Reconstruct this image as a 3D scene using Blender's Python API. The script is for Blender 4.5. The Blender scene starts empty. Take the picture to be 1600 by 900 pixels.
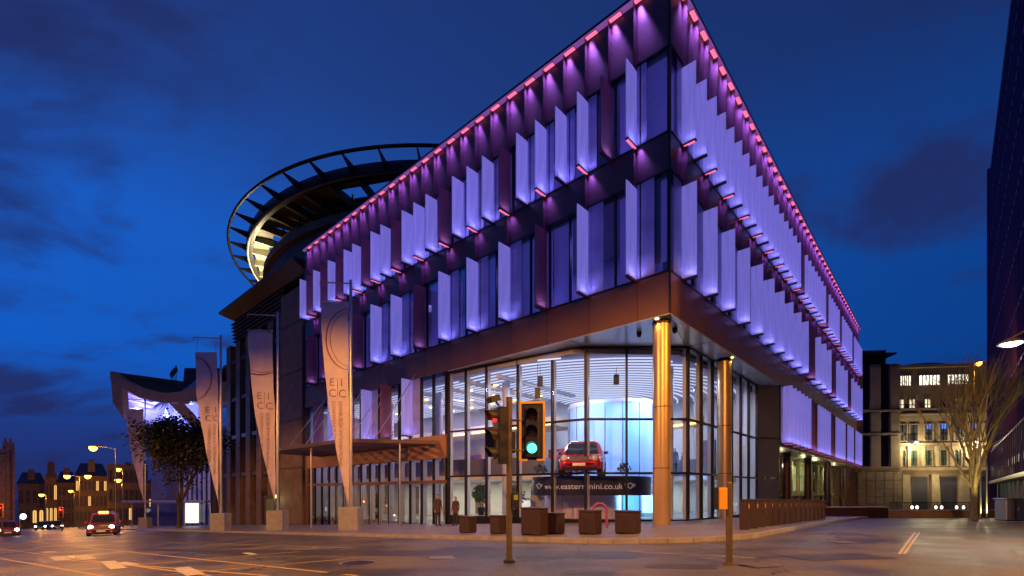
import bpy, bmesh, math, random
from mathutils import Vector, Matrix
random.seed(7)
S = bpy.context.scene
COL = S.collection
PI = math.pi
# ------------------------------------------------------------------ camera
# the eye is the origin (z = 0); level camera with a rising front, as the photograph's
cam = bpy.data.cameras.new('camera'); camo = bpy.data.objects.new('camera', cam); COL.objects.link(camo)
camo.location = (0, 0, 0); camo.rotation_euler = (PI/2, 0, 0)
cam.sensor_width = 36; cam.lens = 36*748/1600; cam.shift_y = 320/1600
cam.clip_start = 0.05; cam.clip_end = 3000
S.camera = camo
# ------------------------------------------------------------------ world: dusk sky
W = bpy.data.worlds.new('World'); S.world = W; W.use_nodes = True
def build_sky():
    nt = W.node_tree; nt.nodes.clear(); N = nt.nodes.new; L = nt.links.new
    out = N('ShaderNodeOutputWorld'); bg = N('ShaderNodeBackground'); L(bg.outputs[0], out.inputs[0])
    tc = N('ShaderNodeTexCoord'); sep = N('ShaderNodeSeparateXYZ'); L(tc.outputs['Generated'], sep.inputs[0])
    ramp = N('ShaderNodeValToRGB'); L(sep.outputs['Z'], ramp.inputs[0])
    e = ramp.color_ramp.elements
    e[0].position = 0.0; e[0].color = (0.010, 0.014, 0.075, 1)
    e[1].position = 1.0; e[1].color = (0.008, 0.017, 0.075, 1)
    for p, c in ((0.10, (0.008, 0.024, 0.13)), (0.22, (0.004, 0.062, 0.33)), (0.42, (0.006, 0.066, 0.34)), (0.62, (0.010, 0.034, 0.165))):
        k = e.new(p); k.color = (*c, 1)
    # west (left) brighter than east
    mr = N('ShaderNodeMapRange'); L(sep.outputs['X'], mr.inputs[0])
    mr.inputs[1].default_value = -0.7; mr.inputs[2].default_value = 0.9; mr.inputs[3].default_value = 1.25; mr.inputs[4].default_value = 0.5
    m1 = N('ShaderNodeVectorMath'); m1.operation = 'SCALE'; L(ramp.outputs[0], m1.inputs[0]); L(mr.outputs[0], m1.inputs[3])
    # clouds on a plane high above: direction / (z + .12)
    add = N('ShaderNodeMath'); add.operation = 'ADD'; L(sep.outputs['Z'], add.inputs[0]); add.inputs[1].default_value = 0.22
    dv = N('ShaderNodeVectorMath'); dv.operation = 'DIVIDE'; cb = N('ShaderNodeCombineXYZ')
    for i in range(3): L(add.outputs[0], cb.inputs[i])
    L(tc.outputs['Generated'], dv.inputs[0]); L(cb.outputs[0], dv.inputs[1])
    mp = N('ShaderNodeMapping'); L(dv.outputs[0], mp.inputs[0]); mp.inputs['Scale'].default_value = (0.9, 1.5, 0.6); mp.inputs['Location'].default_value = (3.1, 0.4, 0)
    nz = N('ShaderNodeTexNoise'); L(mp.outputs[0], nz.inputs[0]); nz.inputs['Scale'].default_value = 1.6; nz.inputs['Detail'].default_value = 9; nz.inputs['Roughness'].default_value = 0.56
    nz.inputs['Distortion'].default_value = 0.3
    cr = N('ShaderNodeValToRGB'); L(nz.outputs[0], cr.inputs[0]); cr.color_ramp.elements[0].position = 0.47; cr.color_ramp.elements[1].position = 0.66
    cr.color_ramp.interpolation = 'EASE'
    mix = N('ShaderNodeMix'); mix.data_type = 'RGBA'; L(cr.outputs[0], mix.inputs[0])
    L(m1.outputs[0], mix.inputs[6]); mix.inputs[7].default_value = (0.012, 0.016, 0.075, 1)
    # limit cloud strength
    ms = N('ShaderNodeMath'); ms.operation = 'MULTIPLY'; L(cr.outputs[0], ms.inputs[0]); ms.inputs[1].default_value = 0.82; L(ms.outputs[0], mix.inputs[0])
    L(mix.outputs[2], bg.inputs[0]); bg.inputs[1].default_value = 1.32
build_sky()
S.view_settings.view_transform = 'Standard'; S.view_settings.look = 'None'; S.view_settings.exposure = 0.0; S.view_settings.gamma = 1
S.cycles.use_denoising = True; S.cycles.max_bounces = 6; S.cycles.transparent_max_bounces = 24
S.cycles.diffuse_bounces = 3; S.cycles.glossy_bounces = 3; S.cycles.sample_clamp_indirect = 4.0; S.cycles.caustics_reflective = False
S.cycles.caustics_refractive = False

# ------------------------------------------------------------------ geometry of the place
FX = 748.0
def at(u, y, d): return Vector(((u-800)/FX*d, d, (770-y)/FX*d))
def smoothclamp(x, lo, hi, k=3.0):
    # soft clamp
    def sp(t): return k*math.log1p(math.exp(max(-30, min(30, t/k)))) if abs(t/k) < 30 else max(t, 0)
    return lo + sp(x-lo) - sp(x-hi)
def G(x, y):
    return -1.09 + 0.0377*smoothclamp(x, -130, 7) - 0.0273*smoothclamp(y, -25, 125)
CX, CY = 6.58, 20.0
ANG = math.atan2(0.741, 0.671)
Rv = Vector((math.cos(ANG), math.sin(ANG), 0)); Lv = Vector((-math.sin(ANG), math.cos(ANG), 0))
def F(r, l, z=0): return Vector((CX, CY, 0)) + Rv*r + Lv*l + Vector((0, 0, z))
def GF(r, l): p = F(r, l); return G(p.x, p.y)

# ------------------------------------------------------------------ materials
MATS = {}
def mat(name, col, rough=0.6, metal=0.0, var=0.15, scale=6.0, bump=0.0, bscale=None, emit=None, estr=0.0, coat=0.0, spec=None, object_coords=True, rvar=0.0):
    if name in MATS: return MATS[name]
    m = bpy.data.materials.new(name); m.use_nodes = True; nt = m.node_tree; b = nt.nodes['Principled BSDF']
    b.inputs['Roughness'].default_value = rough; b.inputs['Metallic'].default_value = metal
    b.inputs['Coat Weight'].default_value = coat
    if spec is not None: b.inputs['Specular IOR Level'].default_value = spec
    tc = nt.nodes.new('ShaderNodeTexCoord')
    nz = nt.nodes.new('ShaderNodeTexNoise'); nz.inputs['Scale'].default_value = scale; nz.inputs['Detail'].default_value = 5
    nt.links.new(tc.outputs['Object'], nz.inputs[0])
    rp = nt.nodes.new('ShaderNodeValToRGB'); nt.links.new(nz.outputs[0], rp.inputs[0])
    rp.color_ramp.elements[0].position = 0.3; rp.color_ramp.elements[1].position = 0.7
    rp.color_ramp.elements[0].color = (*[c*(1-var) for c in col], 1); rp.color_ramp.elements[1].color = (*[min(1, c*(1+var)) for c in col], 1)
    nt.links.new(rp.outputs[0], b.inputs['Base Color'])
    if rvar > 0:
        mr = nt.nodes.new('ShaderNodeMapRange'); nt.links.new(nz.outputs[0], mr.inputs[0]); mr.inputs[1].default_value = .3; mr.inputs[2].default_value = .7
        mr.inputs[3].default_value = max(.02, rough-rvar); mr.inputs[4].default_value = min(1, rough+rvar); nt.links.new(mr.outputs[0], b.inputs['Roughness'])
    if bump > 0:
        n2 = nt.nodes.new('ShaderNodeTexNoise'); n2.inputs['Scale'].default_value = bscale or scale*4; n2.inputs['Detail'].default_value = 4
        nt.links.new(tc.outputs['Object'], n2.inputs[0])
        bp = nt.nodes.new('ShaderNodeBump'); bp.inputs['Strength'].default_value = bump; bp.inputs['Distance'].default_value = 0.03
        nt.links.new(n2.outputs[0], bp.inputs['Height']); nt.links.new(bp.outputs[0], b.inputs['Normal'])
    if emit:
        b.inputs['Emission Color'].default_value = (*emit, 1); b.inputs['Emission Strength'].default_value = estr
    MATS[name] = m; return m
def emitter(name, col, s):
    if name in MATS: return MATS[name]
    m = bpy.data.materials.new(name); m.use_nodes = True; nt = m.node_tree; nt.nodes.clear()
    o = nt.nodes.new('ShaderNodeOutputMaterial'); e = nt.nodes.new('ShaderNodeEmission'); e.inputs[0].default_value = (*col, 1); e.inputs[1].default_value = s
    nt.links.new(e.outputs[0], o.inputs[0]); MATS[name] = m; return m
def glass(name, tint=(0.9, 0.93, 0.95), refl=0.12, rough=0.02):
    if name in MATS: return MATS[name]
    m = bpy.data.materials.new(name); m.use_nodes = True; nt = m.node_tree; nt.nodes.clear(); N = nt.nodes.new; L = nt.links.new
    o = N('ShaderNodeOutputMaterial'); mx = N('ShaderNodeMixShader'); t = N('ShaderNodeBsdfTransparent'); g = N('ShaderNodeBsdfGlossy')
    t.inputs[0].default_value = (*tint, 1); g.inputs['Roughness'].default_value = rough
    lw = N('ShaderNodeLayerWeight'); lw.inputs[0].default_value = 0.25
    mr = N('ShaderNodeMapRange'); L(lw.outputs['Fresnel'], mr.inputs[0]); mr.inputs[3].default_value = refl*0.35; mr.inputs[4].default_value = min(1, refl*4)
    L(mr.outputs[0], mx.inputs[0]); L(t.outputs[0], mx.inputs[1]); L(g.outputs[0], mx.inputs[2]); L(mx.outputs[0], o.inputs[0])
    MATS[name] = m; return m
def fin_mat():
    m = bpy.data.materials.new('frosted_fin_glass'); m.use_nodes = True; nt = m.node_tree; nt.nodes.clear(); N = nt.nodes.new; L = nt.links.new
    o = N('ShaderNodeOutputMaterial'); mx = N('ShaderNodeMixShader'); d = N('ShaderNodeBsdfDiffuse'); t = N('ShaderNodeBsdfTranslucent'); g = N('ShaderNodeBsdfGlossy')
    tc = N('ShaderNodeTexCoord'); mp = N('ShaderNodeMapping'); mp.inputs['Scale'].default_value = (6, 6, .5); nz = N('ShaderNodeTexNoise'); nz.inputs['Scale'].default_value = 1.2
    L(tc.outputs['Object'], mp.inputs[0]); L(mp.outputs[0], nz.inputs[0])
    rp = N('ShaderNodeValToRGB'); L(nz.outputs[0], rp.inputs[0]); rp.color_ramp.elements[0].position = .25; rp.color_ramp.elements[1].position = .75
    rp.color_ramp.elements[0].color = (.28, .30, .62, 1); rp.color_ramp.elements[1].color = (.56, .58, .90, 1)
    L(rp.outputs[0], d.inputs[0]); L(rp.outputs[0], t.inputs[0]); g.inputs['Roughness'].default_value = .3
    mx.inputs[0].default_value = .45; L(d.outputs[0], mx.inputs[1]); L(t.outputs[0], mx.inputs[2])
    m2 = N('ShaderNodeMixShader'); m2.inputs[0].default_value = .06; L(mx.outputs[0], m2.inputs[1]); L(g.outputs[0], m2.inputs[2])
    # even glow added to the whole sheet, standing in for light from its fittings
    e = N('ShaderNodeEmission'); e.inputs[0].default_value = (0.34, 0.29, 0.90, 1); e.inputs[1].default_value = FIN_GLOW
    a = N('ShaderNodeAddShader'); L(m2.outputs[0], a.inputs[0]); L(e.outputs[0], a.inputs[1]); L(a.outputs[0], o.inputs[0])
    MATS['fin'] = m; return m
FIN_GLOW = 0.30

# ------------------------------------------------------------------ mesh helper
class MB:
    def __init__(s): s.v = []; s.f = []
    def add(s, vs, fs):
        o = len(s.v); s.v += [tuple(p) for p in vs]; s.f += [tuple(i+o for i in f) for f in fs]; return s
    def box(s, x0, x1, y0, y1, z0, z1, M=None):
        vs = [Vector((x, y, z)) for z in (z0, z1) for y in (y0, y1) for x in (x0, x1)]
        if M: vs = [M @ p for p in vs]
        return s.add(vs, [(0, 2, 3, 1), (4, 5, 7, 6), (0, 1, 5, 4), (2, 6, 7, 3), (0, 4, 6, 2), (1, 3, 7, 5)])
    def bbox(s, x0, x1, y0, y1, z0, z1, b=0.02):   # box with chamfered vertical edges and top
        b = min(b, abs(x1-x0)/2.2, abs(y1-y0)/2.2, abs(z1-z0)/2.2)
        def ring(z, i): return [(x0+i+b, y0+i, z), (x1-i-b, y0+i, z), (x1-i, y0+i+b, z), (x1-i, y1-i-b, z), (x1-i-b, y1-i, z), (x0+i+b, y1-i, z), (x0+i, y1-i-b, z), (x0+i, y0+i+b, z)]
        vs = ring(z0, 0)+ring(z1-b, 0)+ring(z1, b*.99)
        fs = [tuple(range(7, -1, -1)), tuple(range(16, 24))]
        for k in (0, 8): fs += [(k+i, k+(i+1) % 8, k+8+(i+1) % 8, k+8+i) for i in range(8)]
        return s.add(vs, fs)
    def beam(s, a, b, w, h, up=Vector((0, 0, 1))):
        a = Vector(a); b = Vector(b); d = (b-a); n = d.normalized(); sx = n.cross(up)
        if sx.length < 1e-4: sx = n.cross(Vector((1, 0, 0)))
        sx.normalize(); sz = sx.cross(n)
        vs = [p+sx*i*w/2+sz*j*h/2 for p in (a, b) for i, j in ((-1, -1), (1, -1), (1, 1), (-1, 1))]
        return s.add(vs, [(3, 2, 1, 0), (4, 5, 6, 7)]+[(i, (i+1) % 4, 4+(i+1) % 4, 4+i) for i in range(4)])
    def cyl(s, a, b, r0, r1=None, n=12, cap=True):
        r1 = r0 if r1 is None else r1; a = Vector(a); b = Vector(b); d = (b-a).normalized()
        x = d.cross(Vector((0, 0, 1)));
        if x.length < 1e-3: x = Vector((1, 0, 0))
        x.normalize(); y = d.cross(x)
        vs = [c+x*math.cos(2*PI*i/n)*r+y*math.sin(2*PI*i/n)*r for c, r in ((a, r0), (b, r1)) for i in range(n)]
        fs = [(i, (i+1) % n, n+(i+1) % n, n+i) for i in range(n)]
        if cap: fs += [tuple(range(n-1, -1, -1)), tuple(range(n, 2*n))]
        return s.add(vs, fs)
    def tube(s, pts, r, n=6):
        for a, b in zip(pts, pts[1:]): s.cyl(a, b, r, r, n)
        return s
    def lathe(s, c, prof, n=20, a0=0, a1=2*PI, M=None):
        full = abs(a1-a0-2*PI) < 1e-6; m = n if full else n+1
        vs = [Vector((c[0]+r*math.cos(a0+(a1-a0)*i/n), c[1]+r*math.sin(a0+(a1-a0)*i/n), c[2]+z)) for r, z in prof for i in range(m)]
        if M: vs = [M @ p for p in vs]
        fs = []
        for j in range(len(prof)-1):
            for i in range(n):
                k = (i+1) % m if full else i+1
                fs.append((j*m+i, j*m+k, (j+1)*m+k, (j+1)*m+i))
        return s.add(vs, fs)
    def prism(s, poly, z0, z1):
        n = len(poly); vs = [(p[0], p[1], z0) for p in poly]+[(p[0], p[1], z1) for p in poly]
        return s.add(vs, [tuple(range(n-1, -1, -1)), tuple(range(n, 2*n))]+[(i, (i+1) % n, n+(i+1) % n, n+i) for i in range(n)])
    def extrude(s, poly3, vec):
        n = len(poly3); vec = Vector(vec); vs = [Vector(p) for p in poly3]; vs += [p+vec for p in vs]
        return s.add(vs, [tuple(range(n-1, -1, -1)), tuple(range(n, 2*n))]+[(i, (i+1) % n, n+(i+1) % n, n+i) for i in range(n)])
    def quad(s, a, b, c, d): return s.add([a, b, c, d], [(0, 1, 2, 3)])
    def xf(s, M): s.v = [tuple(M @ Vector(p)) for p in s.v]; return s
    def mesh(s, name, m, smooth=False):
        me = bpy.data.meshes.new(name); me.from_pydata(s.v, [], s.f)
        ms = m if isinstance(m, (list, tuple)) else [m]
        for q in ms: me.materials.append(q)
        bm = bmesh.new(); bm.from_mesh(me); bmesh.ops.recalc_face_normals(bm, faces=bm.faces); bm.to_mesh(me); bm.free()
        if smooth:
            for p in me.polygons: p.use_smooth = True
            if smooth != 2:
                try: me.set_sharp_from_angle(angle=math.radians(40))
                except Exception: pass
        me.update(); return me
    def build(s, name, m, parent=None, smooth=False, **props):
        return link(name, s.mesh(name, m, smooth), parent, **props)
def link(name, data, parent=None, **props):
    o = bpy.data.objects.new(name, data); COL.objects.link(o)
    if parent is not None: o.parent = parent
    for k, v in props.items(): o[k] = v
    return o
def thing(name, label, category, loc=(0, 0, 0), rz=0, group=None):
    o = bpy.data.objects.new(name, None); COL.objects.link(o); o.location = loc; o.rotation_euler = (0, 0, rz); o.empty_display_size = .3
    o['label'] = label; o['category'] = category
    if group: o['group'] = group
    return o
def copy_tree(o, loc=None, rz=None, label=None, parent=None, depth=0):
    c = o.copy(); COL.objects.link(c); c.parent = parent
    if parent is not None: c.matrix_parent_inverse = o.matrix_parent_inverse.copy()
    for ch in list(KIDS.get(o.name, None) or [x for x in bpy.data.objects if x.parent == o]): copy_tree(ch, parent=c, depth=depth+1)
    if loc is not None: c.location = loc
    if rz is not None: c.rotation_euler = (0, 0, rz)
    if label: c['label'] = label
    return c
KIDS = {}
def light(kind, name, loc, energy, col, parent=None, size=.2, size_y=None, rot=None, target=None, spot=None, blend=.5, spread=None, r=.05):
    d = bpy.data.lights.new(name, kind); d.energy = energy; d.color = col
    if kind == 'AREA':
        d.shape = 'RECTANGLE' if size_y else 'SQUARE'; d.size = size
        if size_y: d.size_y = size_y
        if spread: d.spread = spread
    else: d.shadow_soft_size = r
    if kind == 'SPOT': d.spot_size = spot or 1.2; d.spot_blend = blend
    o = bpy.data.objects.new(name, d); COL.objects.link(o); o.location = loc
    if target is not None: o.rotation_euler = (Vector(target)-Vector(loc)).to_track_quat('-Z', 'Y').to_euler()
    if rot is not None: o.rotation_euler = rot
    if parent is not None: o.parent = parent
    return o
_tc = {}
def text_verts(txt, size=1.0, spacing=1.0, bold=0.0):
    key = (txt, spacing, bold)
    if key not in _tc:
        c = bpy.data.curves.new('t', 'FONT'); c.body = txt; c.size = 1; c.space_character = spacing; c.offset = bold; c.resolution_u = 3
        o = bpy.data.objects.new('t', c); COL.objects.link(o); bpy.context.view_layer.update()
        me = bpy.data.meshes.new_from_object(o.evaluated_get(bpy.context.evaluated_depsgraph_get()))
        _tc[key] = ([v.co.copy() for v in me.vertices], [tuple(p.vertices) for p in me.polygons])
        bpy.data.objects.remove(o); bpy.data.curves.remove(c); bpy.data.meshes.remove(me)
    v, f = _tc[key]; return [p*size for p in v], f
# ------------------------------------------------------------------ shared materials
M_bronze = mat('bronze_cladding', (0.15, 0.070, 0.045), .42, .35, .12, .8, .05, 30, rvar=.08)
M_bronze2 = mat('dark_cladding', (0.060, 0.030, 0.050), .40, .15, .15, .8, .05, 30, rvar=.08)
M_black = mat('black_metal', (0.012, 0.011, 0.014), .4, .4, .1)
M_darkfin = mat('bronze_fin', (0.24, 0.085, 0.13), .45, .2, .1, 2)
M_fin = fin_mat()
M_pink = emitter('led_lens', (1.0, 0.17, 0.36), 1.25)
M_eave = mat('glow_soffit_strip', (.4, .35, .5), .4, .1, .1, 2, emit=(.42, .12, .62), estr=.42)  # violet glow set into the strip, standing in for spill from the fittings
M_blind = mat('glow_blind', (.42, .40, .66), .8, 0, .08, 2, emit=(.16, .12, .62), estr=.22)  # violet glow set into the blinds, standing in for light in the rooms
M_frost = mat('frosted_panel', (.30, .30, .62), .30, 0, .2, 1.2)
M_soffit = mat('soffit_panel', (0.50, 0.55, 0.62), .28, .35, .05, 2)
M_white = mat('white_paint', (0.78, 0.78, 0.80), .5, 0, .04)
M_concrete = mat('concrete', (0.30, 0.29, 0.28), .8, 0, .15, 3, .2)
M_steel = mat('brushed_steel', (0.55, 0.53, 0.50), .32, .85, .08, 5)
M_oglass = glass('office_glass', (0.80, 0.80, 0.95), .10, .02)
M_lglass = glass('lobby_glass', (0.93, 0.95, 0.97), .07, .01)
M_greym = mat('grey_metal_panel', (0.22, 0.23, 0.27), .32, .6, .1, .6)
M_carpet = mat('lobby_floor', (0.35, 0.34, 0.36), .25, 0, .1, 1)
M_dark = mat('dark_interior', (0.05, 0.045, 0.07), .7, 0, .2, 1)
M_baffle = emitter('ceiling_light', (0.70, 0.74, 1.0), 1.15)
M_warmlamp = emitter('warm_downlight', (1.0, .62, .2), 5.0)
M_ceil = mat('ceiling_panel', (0.36, 0.34, 0.50), .7, 0, .05)
M_lcol = mat('lobby_column', (0.62, 0.62, 0.68), .35, 0, .05)

BZ = -1.39
bld = thing('conference_centre', 'large corner building with purple lit glass fins over a bright glazed lobby', 'building', (CX, CY, BZ), ANG)
def prt(name, mb, m, parent=None, smooth=False, **k):
    o = mb.build(name, m, parent or bld, smooth, **k)
    if parent is None or parent is bld: o.location = (0, 0, -BZ)
    return o
def put(name, me, x, y, z, parent=None, **k):
    o = link(name, me, parent or bld, **k)
    o.location = (x, y, z-(BZ if (parent is None or parent is bld) else 0)); return o
LL, RR = 33.6, 58.0
Z0, Z1, Z2, Z3, Z4, ZT = 7.49, 9.28, 13.5, 15.1, 18.7, 21.36

# backing walls, floors, roof
prt('roof', MB().box(-.34, RR, -.34, LL, 21.44, 21.55), M_black)
for z0, z1 in ((Z0+.06, Z1-.02), (Z2+.02, Z3-.02), (Z4+.02, ZT)):
    prt('floor_slab', MB().box(.06, RR-.05, .06, LL-.05, z0, z1), M_dark)
for z in (Z2, Z4): prt('office_ceiling', MB().box(.3, RR-.2, .3, LL-.2, z-.06, z-.01), mat('office_ceiling_tile', (.45, .44, .52), .8, 0, .1, .6))
prt('core_wall', MB().box(5.0, RR-.1, 4.2, LL-.1, Z1, Z4), mat('office_wall', (0.30, 0.28, 0.42), .8, 0, .2, .5))
prt('end_wall', MB().box(-.02, 16, LL, LL+.25, 3.6, ZT), M_bronze2)
prt('end_wall', MB().box(RR, RR+.2, 0, LL, 3.4, ZT), M_bronze2)
# office columns
cm = MB().cyl((0, 0, Z1), (0, 0, Z2), .22, n=12).mesh('column', M_lcol, True)
cm2 = MB().cyl((0, 0, Z3), (0, 0, Z4), .22, n=12).mesh('column', M_lcol, True)
for i in range(7):
    put('column', cm, 1.0, 1.0+i*5, 0); put('column', cm2, 1.0, 1.0+i*5, 0)
for i in range(1, 11): put('column', cm, 1.0+i*5, 1.0, 0)
for zf in (Z2-.12, Z4-.12):
    for q_ in range(6):
        light('AREA', 'office_fill_light', (2.4, 3+q_*5.4, zf-BZ), 95, (.40, .32, 1.0), bld, size=1.0)  # violet fill lamps added inside the offices to brighten the window panes
        if q_: light('AREA', 'office_fill_light', (3+q_*9.0, 2.2, zf-BZ), 95, (.34, .26, 1.0), bld, size=1.0)
# blinds behind some of the windows
bl = mat('window_blind', (0.36, 0.34, 0.50), .8, 0, .1, 2)
for (l, z0, z1) in ((.5, Z1+.6, Z2), (3.2, Z3+.3, Z4), (8, Z3+.9, Z4), (13.2, Z3+.2, Z4), (16.8, Z1+1.4, Z2), (21.2, Z3+.5, Z4)):
    prt('window_blind', MB().box(.25, .28, l, l+1.1, z0, z1-.02), bl)

rb_ = random.Random(12)  # extra glowing blinds put in at random to brighten the dark panes
for (z0, z1) in ((Z1, Z2), (Z3, Z4)):
    for i in range(26):
        if rb_.random() < .62:
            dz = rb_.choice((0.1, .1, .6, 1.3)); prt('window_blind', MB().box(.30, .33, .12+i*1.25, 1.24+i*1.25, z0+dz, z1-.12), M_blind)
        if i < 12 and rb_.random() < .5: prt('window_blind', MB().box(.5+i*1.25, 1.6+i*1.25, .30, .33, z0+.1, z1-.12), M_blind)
# cladding panels
def panels(side, a0, a1, z0, z1, m, first=1.43, step=2.5):
    cuts = [a0]+[first+step*i for i in range(40) if a0+.2 < first+step*i < a1-.2]+[a1]
    cache = {}
    for i, (p, q) in enumerate(zip(cuts, cuts[1:])):
        w = round(q-p, 3); key = w
        if key not in cache:
            mb = MB()
            if side == 'l': mb.box(-.07, .05, .012, w-.012, 0, z1-z0)
            else: mb.box(.012, w-.012, -.07, .05, 0, z1-z0)
            cache[key] = mb.mesh('cladding_panel', m)
        put('cladding_panel', cache[key], 0 if side == 'l' else p, p if side == 'l' else 0, z0)
for side, A in (('l', LL), ('r', RR)):
    s0 = .0 if side == 'l' else .02
    panels(side, s0-.06 if side == 'r' else 0.0, A, Z0+.02, Z1-.04, M_bronze)
    panels(side, s0-.06 if side == 'r' else 0.0, A, Z2+.03, Z3-.04, M_bronze2)
    panels(side, s0-.06 if side == 'r' else 0.0, A, Z4+.03, ZT, M_bronze2)
# black corner strip
prt('corner_post', MB().box(-.09, -.03, -.085, -.03, Z0, ZT), M_black)
# window rows
def windows(side, a0, a1, z0, z1, step=1.25, first=None):
    first = a0 if first is None else first
    n = int(round((a1-first)/step))
    H = z1-z0
    if side == 'l':
        pm = MB().box(.02, .035, .03, step-.03, .03, H-.03).mesh('window_pane', M_oglass)
        mm = MB().box(-.05, .10, -.035, .035, 0, H).mesh('mullion', M_black)
        prt('window_sill', MB().box(-.10, .12, a0, a1, z0-.05, z0+.03), M_black); prt('window_head', MB().box(-.09, .12, a0, a1, z1-.03, z1+.035), M_black)
    else:
        pm = MB().box(.03, step-.03, .02, .035, .03, H-.03).mesh('window_pane', M_oglass)
        mm = MB().box(-.035, .035, -.05, .10, 0, H).mesh('mullion', M_black)
        prt('window_sill', MB().box(a0, a1, -.10, .12, z0-.05, z0+.03), M_black); prt('window_head', MB().box(a0, a1, -.09, .12, z1-.03, z1+.035), M_black)
    for i in range(n+1):
        a = first+i*step
        if a > a1: break
        x, y = (0, a) if side == 'l' else (a, 0)
        put('mullion', mm, x, y, z0)
        if i < n: put('window_pane', pm, x, y, z0)
windows('l', .05, LL-.1, Z3, Z4); windows('l', .05, LL-.1, Z1, Z2)
windows('r', .05, RR-.1, Z3, Z4); windows('r', .05, RR-.1, Z1, Z2); windows('r', 18.0, RR-.1, 3.45, Z0-.03)
# fins with their light fittings
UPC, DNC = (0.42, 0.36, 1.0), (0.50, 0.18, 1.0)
def fin_meshes(side, h, proj=.78):
    if side == 'l':
        f = MB().box(-proj, -.0, -.02, .02, 0, h); fr = MB().box(-proj-.02, -.06, -.09, .05, -.10, -.02)
        ln = MB().box(-proj+.03, -.16, -.08, .04, -.112, -.101)
    else:
        f = MB().box(-.02, .02, -proj, -.0, 0, h); fr = MB().box(-.09, .05, -proj-.02, -.06, -.10, -.02)
        ln = MB().box(-.08, .04, -proj+.03, -.16, -.112, -.101)
    return f, fr, ln
def fins(side, positions, z0, z1, dark, pinkset=(), up=9.0, down=0.0, upc=UPC, wide=None, proj=.78, bladez=None):
    if bladez: blm = (MB().box(-.30, -.072, -.012, .012, 0, bladez[1]-bladez[0]) if side == 'l' else MB().box(-.012, .012, -.30, -.072, 0, bladez[1]-bladez[0])).mesh('blade', M_bronze2)
    f, fr, ln = fin_meshes(side, z1-z0, proj)
    pw_ = .50 if len(positions) > 24 else .85
    fpm = (MB().box(-.05, -.035, -pw_, -.03, .05, z1-z0+.15) if side == 'l' else MB().box(-pw_, -.03, -.05, -.035, .05, z1-z0+.15)).mesh('frosted_panel', M_frost)
    hj = (z1-z0)*.63
    jm = (MB().box(-proj-.001, 0, -.022, .022, hj, hj+.018) if side == 'l' else MB().box(-.022, .022, -proj-.001, 0, hj, hj+.018)).mesh('panel_joint', M_greym)
    km = (MB().box(-.22, -.06, -.045, .045, hj-.25, hj-.13) if side == 'l' else MB().box(-.045, .045, -.22, -.06, hj-.25, hj-.13)).mesh('clamp', M_greym)
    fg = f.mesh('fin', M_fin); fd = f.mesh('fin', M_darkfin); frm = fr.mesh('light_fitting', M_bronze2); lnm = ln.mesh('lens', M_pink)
    ul = bpy.data.lights.new('fin_uplight', 'AREA'); ul.shape = 'RECTANGLE'; ul.size = .5; ul.size_y = .10; ul.energy = up; ul.color = upc; ul.spread = 2.6
    dl = bpy.data.lights.new('fin_downlight', 'AREA'); dl.shape = 'RECTANGLE'; dl.size = .18; dl.size_y = .18; dl.energy = down or 1; dl.color = DNC; dl.spread = 1.3
    for i, a in enumerate(positions):
        x, y = (0, a) if side == 'l' else (a, 0)
        isd = i in dark
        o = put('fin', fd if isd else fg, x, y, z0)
        if bladez: put('blade', blm, x, y, bladez[0])
        if not isd: put('frosted_panel', fpm, x, y, z0)
        if isd: o['label'] = 'bronze metal fin between the glowing ones'
        b = link('light_fitting', frm, o)
        if i in pinkset: p = link('lens', lnm, o)
        rz = 0 if side == 'l' else PI/2
        if up:
            u = bpy.data.objects.new('fin_uplight', ul); COL.objects.link(u); u.parent = o
            u.location = (-.45, -.16, .02) if side == 'l' else (-.16, -.45, .02)
            u.rotation_euler = (PI, 0, rz)
            if side == 'l': u.rotation_euler = (PI+.18, 0, 0)
            else: u.rotation_euler = (PI, -.18, PI/2)
        if i in pinkset and down:
            u = bpy.data.objects.new('fin_downlight', dl); COL.objects.link(u); u.parent = o
            u.location = (-.20, -.20, -.13) if side == 'l' else (-.20, -.20, -.13)
            u.rotation_euler = (0, -.10, 0) if side == 'l' else (.10, 0, 0)
posL1 = [1.5+1.25*i for i in range(26)]; posL2 = [1.5+2.5*i for i in range(13)]
posR1 = [1.15+1.25*i for i in range(45)]; posR2 = [1.15+2.5*i for i in range(23)]
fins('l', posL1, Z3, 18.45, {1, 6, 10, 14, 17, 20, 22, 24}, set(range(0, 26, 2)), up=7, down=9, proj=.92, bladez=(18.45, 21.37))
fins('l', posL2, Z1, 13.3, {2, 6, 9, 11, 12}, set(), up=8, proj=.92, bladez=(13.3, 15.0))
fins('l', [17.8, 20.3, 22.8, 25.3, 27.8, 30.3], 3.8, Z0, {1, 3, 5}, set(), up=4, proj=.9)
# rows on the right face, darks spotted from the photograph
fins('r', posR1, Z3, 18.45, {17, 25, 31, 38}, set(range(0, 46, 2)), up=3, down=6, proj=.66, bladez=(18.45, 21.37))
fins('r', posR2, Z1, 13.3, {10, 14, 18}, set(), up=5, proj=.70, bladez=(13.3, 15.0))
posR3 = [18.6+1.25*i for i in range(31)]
fins('r', posR3, 3.5, Z0+.0, {6, 7, 13, 14, 20, 25}, set(range(0, 31, 2)), up=3, down=0, proj=.66)
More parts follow.
